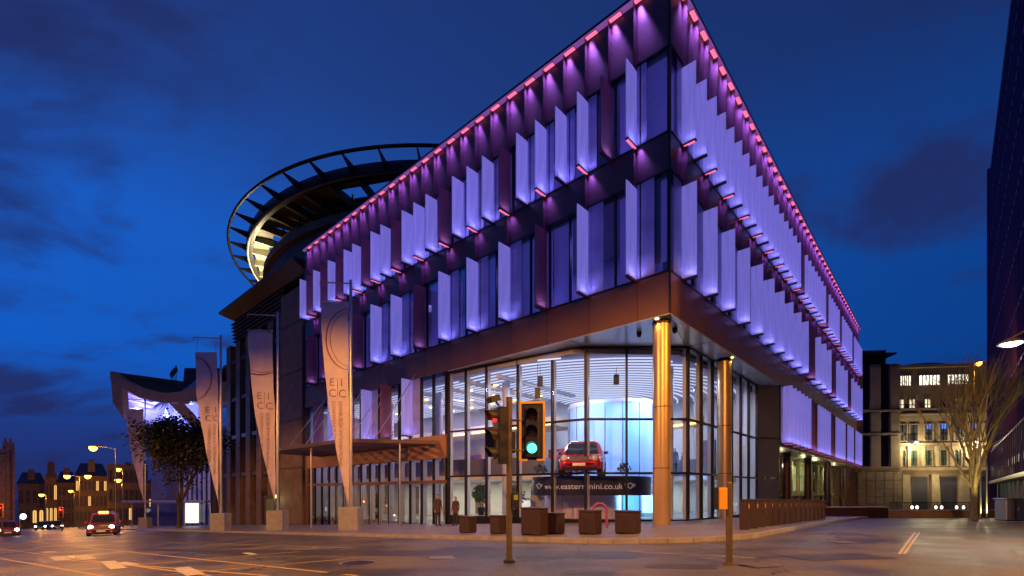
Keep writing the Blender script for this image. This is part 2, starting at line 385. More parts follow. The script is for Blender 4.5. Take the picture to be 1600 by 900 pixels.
# eave: soffit trim with an added violet glow, and pink fittings
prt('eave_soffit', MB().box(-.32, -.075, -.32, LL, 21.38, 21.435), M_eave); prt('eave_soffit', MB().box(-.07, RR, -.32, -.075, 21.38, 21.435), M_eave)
ef = {'l': MB().box(-.315, -.09, -.32, .32, -.03, 0), 'r': MB().box(-.32, .32, -.315, -.09, -.03, 0)}
el = {'l': MB().box(-.30, -.10, -.30, .30, -.038, -.031), 'r': MB().box(-.30, .30, -.30, -.10, -.038, -.031)}
ed = bpy.data.lights.new('eave_downlight', 'AREA'); ed.shape = 'RECTANGLE'; ed.size = .16; ed.size_y = .16; ed.energy = 26; ed.color = DNC; ed.spread = .95
for side, pos in (('l', posL1), ('r', posR1)):
    fm = ef[side].mesh('eave_light', M_bronze2); lm = el[side].mesh('lens', M_pink)
    for a in pos:
        a2 = a-.30
        o = put('eave_light', fm, 0 if side == 'l' else a2, a2 if side == 'l' else 0, 21.378); link('lens', lm, o)
        u = bpy.data.objects.new('eave_downlight', ed); COL.objects.link(u); u.parent = o
        u.location = (-.22, .12, -.06) if side == 'l' else (.12, -.22, -.06); u.rotation_euler = (0, -.07, 0) if side == 'l' else (.07, 0, 0)

# soffit panels over the corner
poly_soff = [(-.04, -.04), (17.9, -.04), (17.9, .9), (16.7, 1.5), (5.2, 1.6), (1.6, 5.4), (.5, 14.2), (-.04, 14.2)]
prt('soffit', MB().prism(poly_soff, Z0-.02, Z0+.05), M_soffit)
for a, b in (((-.02, 0), (4.9, 1.3)), ((0, 5.05), (1.36, 5.05)), ((0, 9.5), (.8, 9.5)), ((9, 0), (9, 1.1)), ((13, 0), (13, 1.1)), ((4.9, 0), (4.9, 1.2))):
    prt('soffit_joint', MB().beam((a[0], a[1], Z0-.024), (b[0], b[1], Z0-.024), .03, .01), M_black)
# round steel columns
for (r, l) in ((.60, .62), (8.5, .60)):
    g = GF(r, l)-.1
    c = MB().cyl((r, l, g), (r, l, Z0-.02), .375, n=40)
    o = prt('round_column', c, mat('bronze_column', (0.50, 0.34, 0.17), .36, .6, .05, .7), None, True)
    for z in (1.05, 3.7): prt('column_joint', MB().cyl((r, l, z), (r, l, z+.03), .379, n=40), M_black, o)
    prt('column_collar', MB().cyl((r, l, Z0-.2), (r, l, Z0-.03), .39, n=40), M_black, o)
for (r, l) in ((.15, .62), (8.5, .18)):
    prt('recessed_lamp', MB().cyl((r-.02, l-.0, Z0-.05), (r-.02, l, Z0-.022), .09, n=14), M_warmlamp)
    light('SPOT', 'column_lamp', (r-.05, l, Z0-.08-BZ), 120, (1, .62, .16), bld, rot=(0, 0, 0), spot=1.5, r=.05)
# dome cameras under the soffit
for (r, l) in ((1.2, 2.0), (1.8, .55)):
    c = MB().lathe((r, l, Z0-.02), [(.001, -.26), (.08, -.22), (.11, -.12), (.12, -.05), (.12, 0)], 14)
    prt('dome_camera', c, M_black, None, True)

# ---------------- lobby glazing
P0, PA, PB, PC, PD = Vector((0.02, 14.2, 0)), Vector((1.36, 5.05, 0)), Vector((4.86, 1.18, 0)), Vector((16.55, 1.1, 0)), Vector((17.9, .06, 0))
FL = -1.42
TR = (1.0, 3.75)
def glass_wall(a, b, stops, zb=FL, zt=Z0-.04, tr=TR, m=M_lglass, deep=.16, rows=True):
    d = (b-a); Ln = d.length; n = d.normalized(); ang = math.atan2(n.y, n.x)
    Mx = Matrix.Translation(a) @ Matrix.Rotation(ang, 4, 'Z')
    st = stops
    for s in st:
        prt('mullion', MB().box(s-.045, s+.045, -deep/2, deep/2, zb-.6, zt).xf(Mx), M_black)
        prt('mullion_fin', MB().box(s-.02+.07, s+.07+.015, deep/2+.003, deep/2+.22, zb, zt).xf(Mx), M_lcol)   # pale inner stiffener
    zs = [zb]+list(tr)+[zt]
    for z in tr: prt('transom', MB().box(st[0], st[-1], -.06, .06, z-.055, z+.055).xf(Mx), M_black)
    prt('head_rail', MB().box(st[0], st[-1], -.07, .07, zt-.09, zt).xf(Mx), M_black)
    prt('plinth', MB().box(st[0], st[-1], -.055, .055, zb-1.1, zb+.06).xf(Mx), M_black)
    for s, e in zip(st, st[1:]):
        for z0, z1 in zip(zs, zs[1:]):
            prt('glass_pane', MB().box(s+.045, e-.045, -.008, .008, z0+.055, z1-.055).xf(Mx), m)
def div(L, n): return [L*i/n for i in range(n+1)]
LA = (PA-P0).length
# stops from the photograph: u 698,728,760,808,862,915
lst = []
for u in (687, 698, 728, 760, 809, 863, 914):
    k = (u-800)/FX
    # intersect view ray with the P0-PA line
    A0 = F(P0.x, P0.y); A1 = F(PA.x, PA.y); dd = (A1-A0)
    t = (k*A0.y-A0.x)/(dd.x-k*dd.y); lst.append(max(0, t*dd.length))
lst[-1] = LA
glass_wall(P0, PA, [0.05]+lst[2:])
LBn = (PB-PA).length
glass_wall(PA, PB, [0, LBn*.40, LBn*.74, LBn-.0])
LCn = (PC-PB).length
glass_wall(PB, PC, [0, 1.75, 3.4, 5.1, 6.6, 8.3, 9.9, LCn])
# metal panels at the end of the lobby
n_ = (PD-PC)
for z0, z1 in ((-2.2, TR[0]), (TR[0]+.05, TR[1]), (TR[1]+.05, Z0-.05)):
    prt('metal_panel', MB().beam(PC+Vector((0, 0, (z0+z1)/2)), PD+Vector((0, 0, (z0+z1)/2)), .1, z1-z0-.03), M_greym)
prt('corner_trim', MB().box(17.86, 17.98, .0, .12, -2.4, Z0), M_black)

# ---------------- lobby interior
prt('lobby_floor', MB().prism([(1.5, 5.2), (4.95, 1.3), (17.3, 1.3), (17.3, 15), (.3, 15), (.3, 14)], FL-.25, FL), M_carpet)
prt('lobby_floor', MB().box(.3, 17, 15.01, LL-.3, -2.3, -2.02), M_carpet)
prt('lobby_ceiling', MB().prism([(1.0, 5.6), (4.95, 1.7), (17.6, 1.7), (17.6, LL-.5), (.25, LL-.5), (.25, 14)], Z0-.35, Z0-.12), M_ceil)
wallw = mat('lobby_wall', (0.60, 0.60, 0.64), .6, 0, .04)
prt('back_wall', MB().box(17.4, 17.6, 1.5, 14, FL, Z0-.35), wallw)
prt('back_wall', MB().box(9.0, 17.4, 14.0, 14.2, FL, Z0-.35), wallw)
prt('back_wall', MB().box(9.0, 9.2, 14.2, LL, -2.3, Z0-.35), wallw)
prt('back_wall', MB().box(.3, 9.0, LL-.4, LL-.2, -2.9, Z0-.35), wallw)
# curved ceiling lights: arcs round the drum
DRr, DRl = 9.6, 8.2; ACr, ACl = 14.0, 12.4
for k in range(26):
    rad = 1.6+k*.58
    mb = MB(); pts = []
    for i in range(73):
        a = PI*2*i/72; r_, l_ = ACr+rad*math.cos(a), ACl+rad*math.sin(a)
        # inside the lobby only
        ok = .5 < r_ < 17.2 and 1.9 < l_ < 13.8 and ((r_-1.36)*.741+(l_-5.05)*.67) > .5
        if ok: pts.append((r_, l_, Z0-.47))
        else:
            if len(pts) > 1: mb_ = [Vector(p) for p in pts]; [mb.beam(p, q, .10, .06) for p, q in zip(mb_, mb_[1:])]
            pts = []
    if len(pts) > 1: [mb.beam(p, q, .10, .06) for p, q in zip(pts, pts[1:])]
    if mb.v: prt('ceiling_light', mb, M_baffle)
for k in range(16):       # straight ones over the entrance side
    prt('ceiling_light', MB().box(.9+k*.5, .98+k*.5, 14.3, LL-1, Z0-.5, Z0-.44), M_baffle)
for k in range(7):
    for j in range(3):
        if k < 3: prt('warm_cove_light', MB().beam((9.1+0*j, 14.3+k*2.2+j*.6, 5.2-j*.5), (9.1, 15.6+k*2.2+j*.6, 5.2-j*.5), .05, .07), M_warmlamp)
        prt('warm_downlight', MB().cyl((3+j*2.3, 13+k*2.4, Z0-.56), (3+j*2.3, 13+k*2.4, Z0-.50), .16, n=10), M_warmlamp)
# mezzanine, its balustrade and furniture
mz = MB().prism([(3.6, 9.6), (9.0, 11.6), (9.0, LL-.5), (1.6, LL-.5), (1.6, 15.5)], .82, 1.12)
prt('mezzanine_floor', mz, M_white)
prt('mezzanine_floor', MB().prism([(11.5, 2.6), (17.3, 2.6), (17.3, 13.9), (13.2, 13.9)], .82, 1.12), M_white)
prt('balustrade', MB().beam((3.6, 9.6, 1.65), (1.6, 15.5, 1.65), .05, 1.05), mat('balustrade_panel', (0.20, 0.19, 0.22), .3, .2, .05))
prt('balustrade', MB().beam((3.6, 9.6, 1.65), (9, 11.6, 1.65), .05, 1.05), MATS['balustrade_panel'])
prt('balustrade', MB().beam((1.6, 15.5, 1.65), (1.6, LL-.5, 1.65), .05, 1.05), MATS['balustrade_panel'])
prt('balustrade', MB().beam((11.5, 2.6, 1.65), (13.2, 13.9, 1.65), .05, 1.05), MATS['balustrade_panel'])
prt('bulkhead', MB().box(6.2, 9.0, 10.6, LL-.6, 4.5, 5.1), mat('cream_bulkhead', (.62, .55, .42), .6, 0, .05))
for k in range(5): prt('warm_cove_light', MB().box(6.12, 6.19, 11+k*4.2, 14.4+k*4.2, 4.56, 4.66), M_warmlamp)
prt('bulkhead', MB().beam((12.2, 3.2, 4.7), (14.2, 13.5, 4.7), .5, .6), MATS['cream_bulkhead']); prt('warm_cove_light', MB().beam((11.9, 3.3, 4.55), (13.9, 13.4, 4.55), .05, .08), M_warmlamp)
for k, (l, w) in enumerate(((12.2, .9), (15.0, 1.4), (18.6, .9), (23, .9), (27, 1.4))):
    prt('interior_door', MB().box(7.34, 7.395, l, l+w, FL-.5, .55), mat('walnut_door', (.20, .11, .06), .5, 0, .2, 3))
for k, (l, c) in enumerate(((11.8, (.5, .1, .12)), (14.5, (.12, .2, .4)), (17.5, (.4, .35, .2)), (20.5, (.3, .1, .3)))):
    prt('wall_picture', MB().box(8.90, 8.97, l, l+1.5, 2.0, 3.2), mat('picture_%d' % k, c, .5, 0, .6, 3))
for l in (10.8, 13.2, 15.6, 18, 20.4): prt('ceiling_duct', MB().box(1.0, 8.8, l, l+.25, Z0-.75, Z0-.55), M_white)
# reception wall bright behind the lower floor
prt('lit_wall', MB().box(7.4, 7.55, 11.2, LL-.6, -2.0, .8), mat('cream_wall', (0.72, 0.70, 0.60), .6, 0, .04))
# inner columns
ic = MB().cyl((0, 0, -2.0), (0, 0, Z0-.36), .26, n=20).mesh('lobby_column', M_lcol, True)
for r, l in ((2.9, 12), (2.4, 18), (2.4, 24), (6.0, 15), (12.5, 3.6), (6.4, 2.9)): put('lobby_column', ic, r, l, 0)
# drum wall (pale, washed blue by its spots)
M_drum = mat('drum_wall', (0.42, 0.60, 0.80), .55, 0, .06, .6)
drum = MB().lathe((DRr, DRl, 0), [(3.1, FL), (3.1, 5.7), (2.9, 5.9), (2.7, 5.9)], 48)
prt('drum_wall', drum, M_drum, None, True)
for k in range(18):
    a = 2*PI*k/18; prt('panel_joint', MB().box(DRr+3.105*math.cos(a)-.02, DRr+3.105*math.cos(a)+.02, DRl+3.105*math.sin(a)-.02, DRl+3.105*math.sin(a)+.02, FL, 5.7), M_greym)
prt('drum_rim', MB().lathe((DRr, DRl, 5.72), [(3.12, -.12), (3.16, 0), (3.12, .12), (3.02, 0), (3.12, -.12)], 48), M_white, None, True)
prt('drum_top', MB().cyl((DRr, DRl, 5.6), (DRr, DRl, 5.75), 2.75, n=40), M_drum)
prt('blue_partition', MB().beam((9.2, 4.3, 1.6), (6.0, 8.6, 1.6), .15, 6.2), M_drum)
prt('pink_partition', MB().beam((4.4, 9.6, -.75), (3.6, 7.7, -.75), .9, 1.3), mat('pink_wall', (0.70, 0.50, 0.72), .6, 0, .05))
# lobby lamps (the place's own ceiling spots)
def lobby_light(r, l, z, e, c, size=1.2, target=None):
    o = light('AREA', 'ceiling_panel_light', (r, l, z-BZ), e, c, bld, size=size)
    if target: o.rotation_euler = (Vector(target)-Vector((r, l, z))).to_track_quat('-Z', 'Y').to_euler()
    return o
for r, l in ((4, 9), (8, 4.2), (13, 3.5), (14, 10)): lobby_light(r, l, Z0-.62, 340, (.72, .78, 1.0))
for l in (17, 22, 28): lobby_light(4.5, l, Z0-.62, 300, (.72, .55, 1.0))
for l in (13, 17, 22, 27): lobby_light(4.6, l, .78, 120, (1.0, .93, .74), 1.4)
for l in (4, 8, 12): lobby_light(15.3, l, .78, 80, (.85, .95, .85), 1.4)
for (r, l, t) in ((5.0, 3.6, (8.3, 6.0, 2.0)), (6.6, 2.5, (9, 5.4, 1)), (2.8, 7.0, (6.8, 7.4, 3.0))):
    o = light('SPOT', 'blue_spotlight', (r, l, 6.6-BZ), 1300, (.10, .38, 1.0), bld, spot=1.3, r=.12)
    o.rotation_euler = (Vector(t)-Vector((r, l, 6.6))).to_track_quat('-Z', 'Y').to_euler()
o = light('SPOT', 'blue_spotlight', (5.6, 4.4, .5), 700, (.2, .65, 1.0), bld, spot=2.4, r=.2)
o.location = (5.2, 3.8, -.2-BZ); o.rotation_euler = (Vector((8.0, 6.8, -.6))-Vector((5.2, 3.8, -.2))).to_track_quat('-Z', 'Y').to_euler()

# ---------------- left side: entrance zone below the third row of windows
prt('entrance_lintel', MB().box(-.12, .3, 14.25, LL-.4, 2.15, 3.62), mat('bronze_lintel', (0.30, 0.15, 0.09), .45, .3, .1, .8))
npan = 15
pm = MB().box(.02, .035, .04, 1.21, .03, 3.62).mesh('window_pane', M_oglass)
pw = MB().box(.02, .035, .04, 1.21, .03, Z0-3.65).mesh('window_pane', M_lglass)
mm = MB().box(-.06, .16, -.04, .04, 0, Z0-3.63).mesh('mullion', M_black)
for i in range(16):
    a = 14.4+i*1.25
    if a < LL-.1:
        put('mullion', mm, 0, a, 3.62)
        if a+1.25 < LL: put('window_pane', pw, 0, a, 3.62)
# clerestory and doors
ZC = .80
prt('clerestory_rail', MB().box(-.08, .10, 14.25, LL-.5, ZC-.22, ZC), M_bronze)
for i in range(16):
    a = 14.4+i*1.25; g = GF(0, a)
    if a > LL-.3: continue
    prt('mullion', MB().box(-.04, .12, a-.045, a+.045, g-.1, 2.15), M_black)
    prt('mullion_fin', MB().box(.16, .52, a+.05, a+.085, g, 2.14), M_lcol)
    if a+1.25 < LL-.2:
        prt('glass_pane', MB().box(.02, .035, a+.05, a+1.20, ZC+.02, 2.13), M_lglass)
        door = 19 < a < 27
        w = prt('door' if door else 'glass_pane', MB().box(.02, .035, a+.05, a+1.20, g+.05, ZC-.24), M_lglass)
        if door:
            dd = MB(); dd.box(-.01, .06, a+.05, a+.10, g+.05, ZC-.24); dd.box(-.01, .06, a+1.15, a+1.20, g+.05, ZC-.24); dd.box(-.01, .06, a+.10, a+1.15, g+.05, g+.17)
            prt('door_frame', dd, M_steel, w); prt('handle', MB().cyl((-.05, a+.17, g+.8), (-.05, a+.17, g+1.3), .018, n=8), M_steel, w)
# end of building: pier down at the left
prt('end_pier', MB().box(-.05, 1.0, LL-.6, LL, -3.4, 3.6), M_bronze)
# canopy: steel ribs with glass, hung on rods
can = MB()
cpts = [(-0.1, 15.0), (-0.1, 30.5), (-4.2, 30.0), (-4.9, 27), (-4.6, 18)]
cz = 3.15
loop = cpts+[cpts[0]]
canopy = None
fr = MB()
for a, b in zip(loop, loop[1:]): fr.beam((a[0], a[1], cz), (b[0], b[1], cz), .10, .22)
canopy = prt('entrance_canopy', fr, M_bronze2)
for k in range(12):
    l = 16.2+k*1.2; tip = -4.6+.0*l if 18 <= l <= 27 else -4.2
    tip = -4.6 if l >= 18 else -4.6*(l-15)/3
    prt('canopy_rib', MB().beam((-.1, l, cz-.02), (tip, l, cz-.02), .05, .20), M_bronze2, canopy)
    prt('glass_panel', MB().add([(-.15, l+.05, cz+.12), (tip, l+.05, cz+.12), (tip, l+1.15, cz+.12), (-.15, l+1.15, cz+.12), (-.15, l+.05, cz+.135), (tip, l+.05, cz+.135), (tip, l+1.15, cz+.135), (-.15, l+1.15, cz+.135)],
        [(0, 1, 2, 3), (4, 5, 6, 7), (0, 1, 5, 4), (2, 3, 7, 6), (1, 2, 6, 5), (0, 3, 7, 4)]), M_lglass, canopy)
for l in (17.2, 20.4, 23.6, 26.8, 29.6):
    for tip in (-3.6,):
        prt('tie_rod', MB().cyl((-.1, l+.2, Z0+.3), (tip, l-.6, cz+.1), .03, n=6), M_steel, canopy)
        prt('tie_rod', MB().cyl((-.1, l+.2, Z0+.3), (-1.6, l+.9, cz+.1), .022, n=6), M_steel, canopy)
for (r, l) in ((-2.0, 16.4), (-4.0, 24)):
    prt('canopy_post', MB().cyl((r, l, GF(r, l)-.05), (r, l, cz), .06, n=10), M_steel, canopy)

# ---------------- under the right-hand wing: stone wall with lit windows
M_sand = mat('sandstone', (0.36, 0.29, 0.19), .85, 0, .18, 2.5, .25, 14)
prt('wing_soffit', MB().box(17.99, RR, 0.03, 9, 3.2, 3.40), M_bronze2)
for i in range(12):
    for z0, z1 in ((-3.9, -.32),): prt('ashlar_block', MB().bbox(20.5+i*3.1, 20.9+i*3.1, 2.42, 2.6, z0, z1, .03), M_sand)
prt('stone_wall', MB().box(17.99, RR, 2.6, 3.0, -4, 3.2), M_sand)
wf = emitter('green_lit_window', (.75, .95, .40), 1.6)
for i in range(12):
    r = 20+i*3.1
    o = prt('stone_pier', MB().box(r, r+.5, 2.3, 2.6, -4, 3.1), M_sand)
    w = prt('window', MB().box(r+1.0, r+2.6, 2.52, 2.58, .2, 2.6), M_dark if i not in (4, 5, 8) else wf)
    for j in range(1, 4): prt('glazing_bar', MB().box(r+1.0+j*.4-.03, r+1.0+j*.4+.03, 2.46, 2.515, .2, 2.6), M_black, w)
    prt('glazing_bar', MB().box(r+1.0, r+2.6, 2.44, 2.455, 1.6, 1.68), M_black, w)
    prt('doorway', MB().box(r+.9, r+2.7, 2.50, 2.58, -3.2, -.35), M_dark)
prt('string_course', MB().box(18.1, RR, 2.2, 2.6, -.3, -.05), M_sand)
for r in (32.5, 37.5, 48.5): light('POINT', 'wall_lamp', (r, 1.3, 2.4-BZ), 90, (.95, 1.0, .45), bld, r=.15)
light('POINT', 'wall_lamp', (24, 1.3, 2.2-BZ), 50, (1.0, .85, .5), bld, r=.15)
for r in (24, 32, 42, 52): prt('round_column', MB().cyl((r, .9, GF(r, .9)-.1), (r, .9, 3.2), .3, n=20), M_bronze2, None, True)
# ------------------------------------------------------------------ ground, road, pavement
def asphalt():
    m = bpy.data.materials.new('asphalt'); m.use_nodes = True; nt = m.node_tree; N = nt.nodes.new; L = nt.links.new; b = nt.nodes['Principled BSDF']
    tc = N('ShaderNodeTexCoord')
    n1 = N('ShaderNodeTexNoise'); n1.inputs['Scale'].default_value = .55; n1.inputs['Detail'].default_value = 6; L(tc.outputs['Object'], n1.inputs[0])
    n2 = N('ShaderNodeTexNoise'); n2.inputs['Scale'].default_value = 22; n2.inputs['Detail'].default_value = 3; L(tc.outputs['Object'], n2.inputs[0])
    vo = N('ShaderNodeTexVoronoi'); vo.feature = 'DISTANCE_TO_EDGE'; vo.inputs['Scale'].default_value = .32; 
    dn = N('ShaderNodeVectorMath'); dn.operation = 'ADD'; sc = N('ShaderNodeVectorMath'); sc.operation = 'SCALE'; L(n1.outputs['Color'], sc.inputs[0]); sc.inputs[3].default_value = 1.5
    L(tc.outputs['Object'], dn.inputs[0]); L(sc.outputs[0], dn.inputs[1]); L(dn.outputs[0], vo.inputs[0])
    rp = N('ShaderNodeValToRGB'); L(n1.outputs[0], rp.inputs[0]); rp.color_ramp.elements[0].position = .35; rp.color_ramp.elements[1].position = .68
    rp.color_ramp.elements[0].color = (.050, .047, .045, 1); rp.color_ramp.elements[1].color = (.15, .14, .13, 1)
    mx = N('ShaderNodeMix'); mx.data_type = 'RGBA'; mx.blend_type = 'MULTIPLY'; mx.inputs[0].default_value = .7
    r2 = N('ShaderNodeValToRGB'); L(n2.outputs[0], r2.inputs[0]); r2.color_ramp.elements[0].position = .35; r2.color_ramp.elements[0].color = (.45, .45, .45, 1); r2.color_ramp.elements[1].position = .65
    L(rp.outputs[0], mx.inputs[6]); L(r2.outputs[0], mx.inputs[7])
    cr = N('ShaderNodeMath'); cr.operation = 'LESS_THAN'; L(vo.outputs[0], cr.inputs[0]); cr.inputs[1].default_value = .006
    m2 = N('ShaderNodeMix'); m2.data_type = 'RGBA'; L(cr.outputs[0], m2.inputs[0]); L(mx.outputs[2], m2.inputs[6]); m2.inputs[7].default_value = (.02, .02, .02, 1)
    L(m2.outputs[2], b.inputs['Base Color'])
    mr = N('ShaderNodeMapRange'); L(n1.outputs[0], mr.inputs[0]); mr.inputs[1].default_value = .35; mr.inputs[2].default_value = .65; mr.inputs[3].default_value = .28; mr.inputs[4].default_value = .55; L(mr.outputs[0], b.inputs['Roughness'])
    bp = N('ShaderNodeBump'); bp.inputs['Strength'].default_value = .8; bp.inputs['Distance'].default_value = .03; L(n2.outputs[0], bp.inputs['Height']); L(bp.outputs[0], b.inputs['Normal'])
    MATS['asphalt'] = m; return m
M_asph = asphalt()
def axis(a, b, near, far, n0): 
    v = []; x = a
    while x < b:
        v.append(x); d = abs(x); x += near if d < 60 else far
    v.append(b); return v
xs = axis(-700, 700, 2.0, 20, 0); ys = axis(-120, 900, 2.0, 20, 0)
g = MB(); g.v = [(x, y, G(x, y)) for y in ys for x in xs]; nx = len(xs)
g.f = [(j*nx+i, j*nx+i+1, (j+1)*nx+i+1, (j+1)*nx+i) for j in range(len(ys)-1) for i in range(nx-1)]
g.build('road', M_asph, None, 2, kind='structure')
# pavement round the building (local r,l grid), rounded at the corner
def paving_mat(name, c1, c2, sx, sy):
    m = bpy.data.materials.new(name); m.use_nodes = True; nt = m.node_tree; N = nt.nodes.new; L = nt.links.new; b = nt.nodes['Principled BSDF']
    tc = N('ShaderNodeTexCoord'); mp = N('ShaderNodeMapping'); mp.inputs['Rotation'].default_value = (0, 0, -ANG); L(tc.outputs['Object'], mp.inputs[0])
    br = N('ShaderNodeTexBrick'); L(mp.outputs[0], br.inputs[0]); br.inputs['Scale'].default_value = 1; br.inputs['Brick Width'].default_value = sx; br.inputs['Row Height'].default_value = sy
    br.inputs['Mortar Size'].default_value = .012; br.inputs['Color1'].default_value = (*c1, 1); br.inputs['Color2'].default_value = (*c2, 1); br.inputs['Mortar'].default_value = (.03, .03, .03, 1)
    nz = N('ShaderNodeTexNoise'); nz.inputs['Scale'].default_value = 1.2; nz.inputs['Detail'].default_value = 6; L(tc.outputs['Object'], nz.inputs[0])
    mx = N('ShaderNodeMix'); mx.data_type = 'RGBA'; mx.blend_type = 'MULTIPLY'; mx.inputs[0].default_value = .6; L(br.outputs[0], mx.inputs[6]); L(nz.outputs[0], mx.inputs[7]); L(mx.outputs[2], b.inputs['Base Color'])
    b.inputs['Roughness'].default_value = .45; bp = N('ShaderNodeBump'); bp.inputs['Strength'].default_value = .4; bp.inputs['Distance'].default_value = .01; L(br.outputs['Fac'], bp.inputs['Height']); bp.invert = True; L(bp.outputs[0], b.inputs['Normal'])
    return m
M_pave = paving_mat('paving', (.22, .20, .18), (.30, .27, .24), .9, .6)
KE = (-8.2, -4.6); RADC = 4.0
def edge_pts():
    pts = [(KE[0], l) for l in [95-2.5*i for i in range(int((95-(KE[1]+RADC))/2.5)+1)]]
    if pts[-1][1] > KE[1]+RADC+.3: pts.append((KE[0], KE[1]+RADC))
    for i in range(1, 9):
        a = PI+PI/2*i/9; pts.append((KE[0]+RADC+RADC*math.cos(a), KE[1]+RADC+RADC*math.sin(a)))
    x = KE[0]+RADC
    while x < 90: pts.append((x, KE[1])); x += 2.5
    return pts
E = edge_pts()
pv = MB()
inner = []
for r, l in E:   # march inward
    inner.append((r, l))
def row(off):
    o = []
    for r, l in E:
        # inward direction
        if l > KE[1]+RADC: d = (1, 0)
        elif r > KE[0]+RADC: d = (0, 1)
        else:
            vx, vy = KE[0]+RADC-r, KE[1]+RADC-l; n = math.hypot(vx, vy) or 1; d = (vx/n, vy/n)
        o.append((r+d[0]*off, l+d[1]*off))
    return o
offs = [0, 1, 2, 3, 3.9]
for off in offs:
    for r, l in row(off): p = F(r, l); pv.v.append((p.x, p.y, G(p.x, p.y)+.12))
nE = len(E)
for j in range(len(offs)-1):
    for i in range(nE-1): pv.f.append((j*nE+i, j*nE+i+1, (j+1)*nE+i+1, (j+1)*nE+i))
# the rest, as a grid from the corner inwards
rr = [KE[0]+3.85+2.5*i for i in range(45)]; ll = [KE[1]+3.85+2.5*i for i in range(45)]
o0 = len(pv.v)
for l in ll:
    for r in rr: p = F(r, l); pv.v.append((p.x, p.y, G(p.x, p.y)+.117))
for j in range(len(ll)-1):
    for i in range(len(rr)-1):
        pv.f.append((o0+j*len(rr)+i, o0+j*len(rr)+i+1, o0+(j+1)*len(rr)+i+1, o0+(j+1)*len(rr)+i))
pvo = pv.build('pavement', M_pave, None, 2, kind='structure')
# kerb stones, one by one near the corner
M_kerb = mat('granite_kerb', (.30, .28, .26), .6, 0, .2, 3, .2)
def lerp_edge(step):
    out = []; acc = 0
    pts = [F(*p) for p in E]
    for a, b in zip(pts, pts[1:]):
        L_ = (b-a).length; n = max(1, round(L_/step))
        for i in range(n): out.append((a.lerp(b, i/n), a.lerp(b, (i+1)/n)))
    return out
ks = lerp_edge(.9); near = [k for k in ks if k[0].length < 48]; far = [k for k in ks if k[0].length >= 48]
def kerb(mb, a, b):
    d = (b-a).normalized(); n = Vector((d.y, -d.x, 0)); a = a+d*.008; b = b-d*.008
    A = [a, b, b-n*.15, a-n*.15]; lo = [(p.x, p.y, G(p.x, p.y)-.1) for p in A]; hi = [(p.x, p.y, G(p.x, p.y)+.126) for p in A]
    mb.add(lo+hi, [(0, 1, 2, 3), (4, 5, 6, 7), (0, 1, 5, 4), (1, 2, 6, 5), (2, 3, 7, 6), (3, 0, 4, 7)])
for a, b in near:
    mb = MB(); kerb(mb, a, b); mb.build('kerb_stone', M_kerb, pvo)
mb = MB()
for a, b in far: kerb(mb, a, b)
mb.build('kerb_stone', M_kerb, pvo, kind='stuff')
# painted markings: sheets 4 mm above the road
M_paint = mat('road_paint', (.42, .40, .37), .6, 0, .25, 8)
M_yel = mat('yellow_road_paint', (.38, .28, .13), .6, 0, .3, 8)
def gp(u, y):
    # ground point seen at pixel (u, y)
    k = (u-800)/FX; s = (y-770)/FX; d = 10.0
    for _ in range(60): d = d*.5+.5*max(3, -G(k*d, d)/s)
    return Vector((k*d, d, 0))
def stripe(mb, a, b, w, h=.005, seg=1.5):
    n = max(1, int((b-a).length/seg)); d = (b-a).normalized(); s = Vector((-d.y, d.x, 0))*w/2
    for i in range(n):
        p, q = a.lerp(b, i/n), a.lerp(b, (i+1)/n)
        mb.quad(*[(v.x, v.y, G(v.x, v.y)+h) for v in (p-s, q-s, q+s, p+s)])
for (u0, y0, u1, y1, w) in ((88, 870, 100, 876, .35), (125, 868, 140, 874, .35), (70, 862, 82, 864, .4), (168, 877, 186, 889, .3), (188, 879, 210, 883, .25), (283, 887, 306, 899, .3), (383, 864, 398, 867, .2)):
    mb = MB(); stripe(mb, gp(u0, y0), gp(u1, y1), w, .009); mb.build('painted_mark', M_paint, None, kind='structure')
for (u0, y0, u1, y1) in ((0, 858, 330, 900), (0, 873, 160, 900), (40, 846, 560, 900), (100, 875, 420, 900), (30, 876, 330, 852), (0, 866, 170, 851), (90, 893, 470, 862), (250, 899, 560, 872)):
    a, b = gp(u0, y0), gp(u1, y1)
    mb = MB(); stripe(mb, a, b, .09, .005); mb.build('yellow_box_line', M_yel, None, kind='structure')
mb = MB(); stripe(mb, gp(985, 862), gp(1180, 872), .06); mb.build('lane_line', M_paint, None, kind='structure')
for (u0, y0, u1, y1) in ((1405, 866, 1430, 832), (1413, 866, 1437, 832)):
    mb = MB(); stripe(mb, gp(u0, y0), gp(u1, y1), .045); mb.build('lane_line', M_paint, None, kind='structure')
for k in range(9):
    a = gp(150+k*42, 845+1.5*k); b = a+Vector((1.3, -.2, 0)); mb = MB(); stripe(mb, a, b, .12, .009); mb.build('lane_dash', M_paint, None, kind='structure')
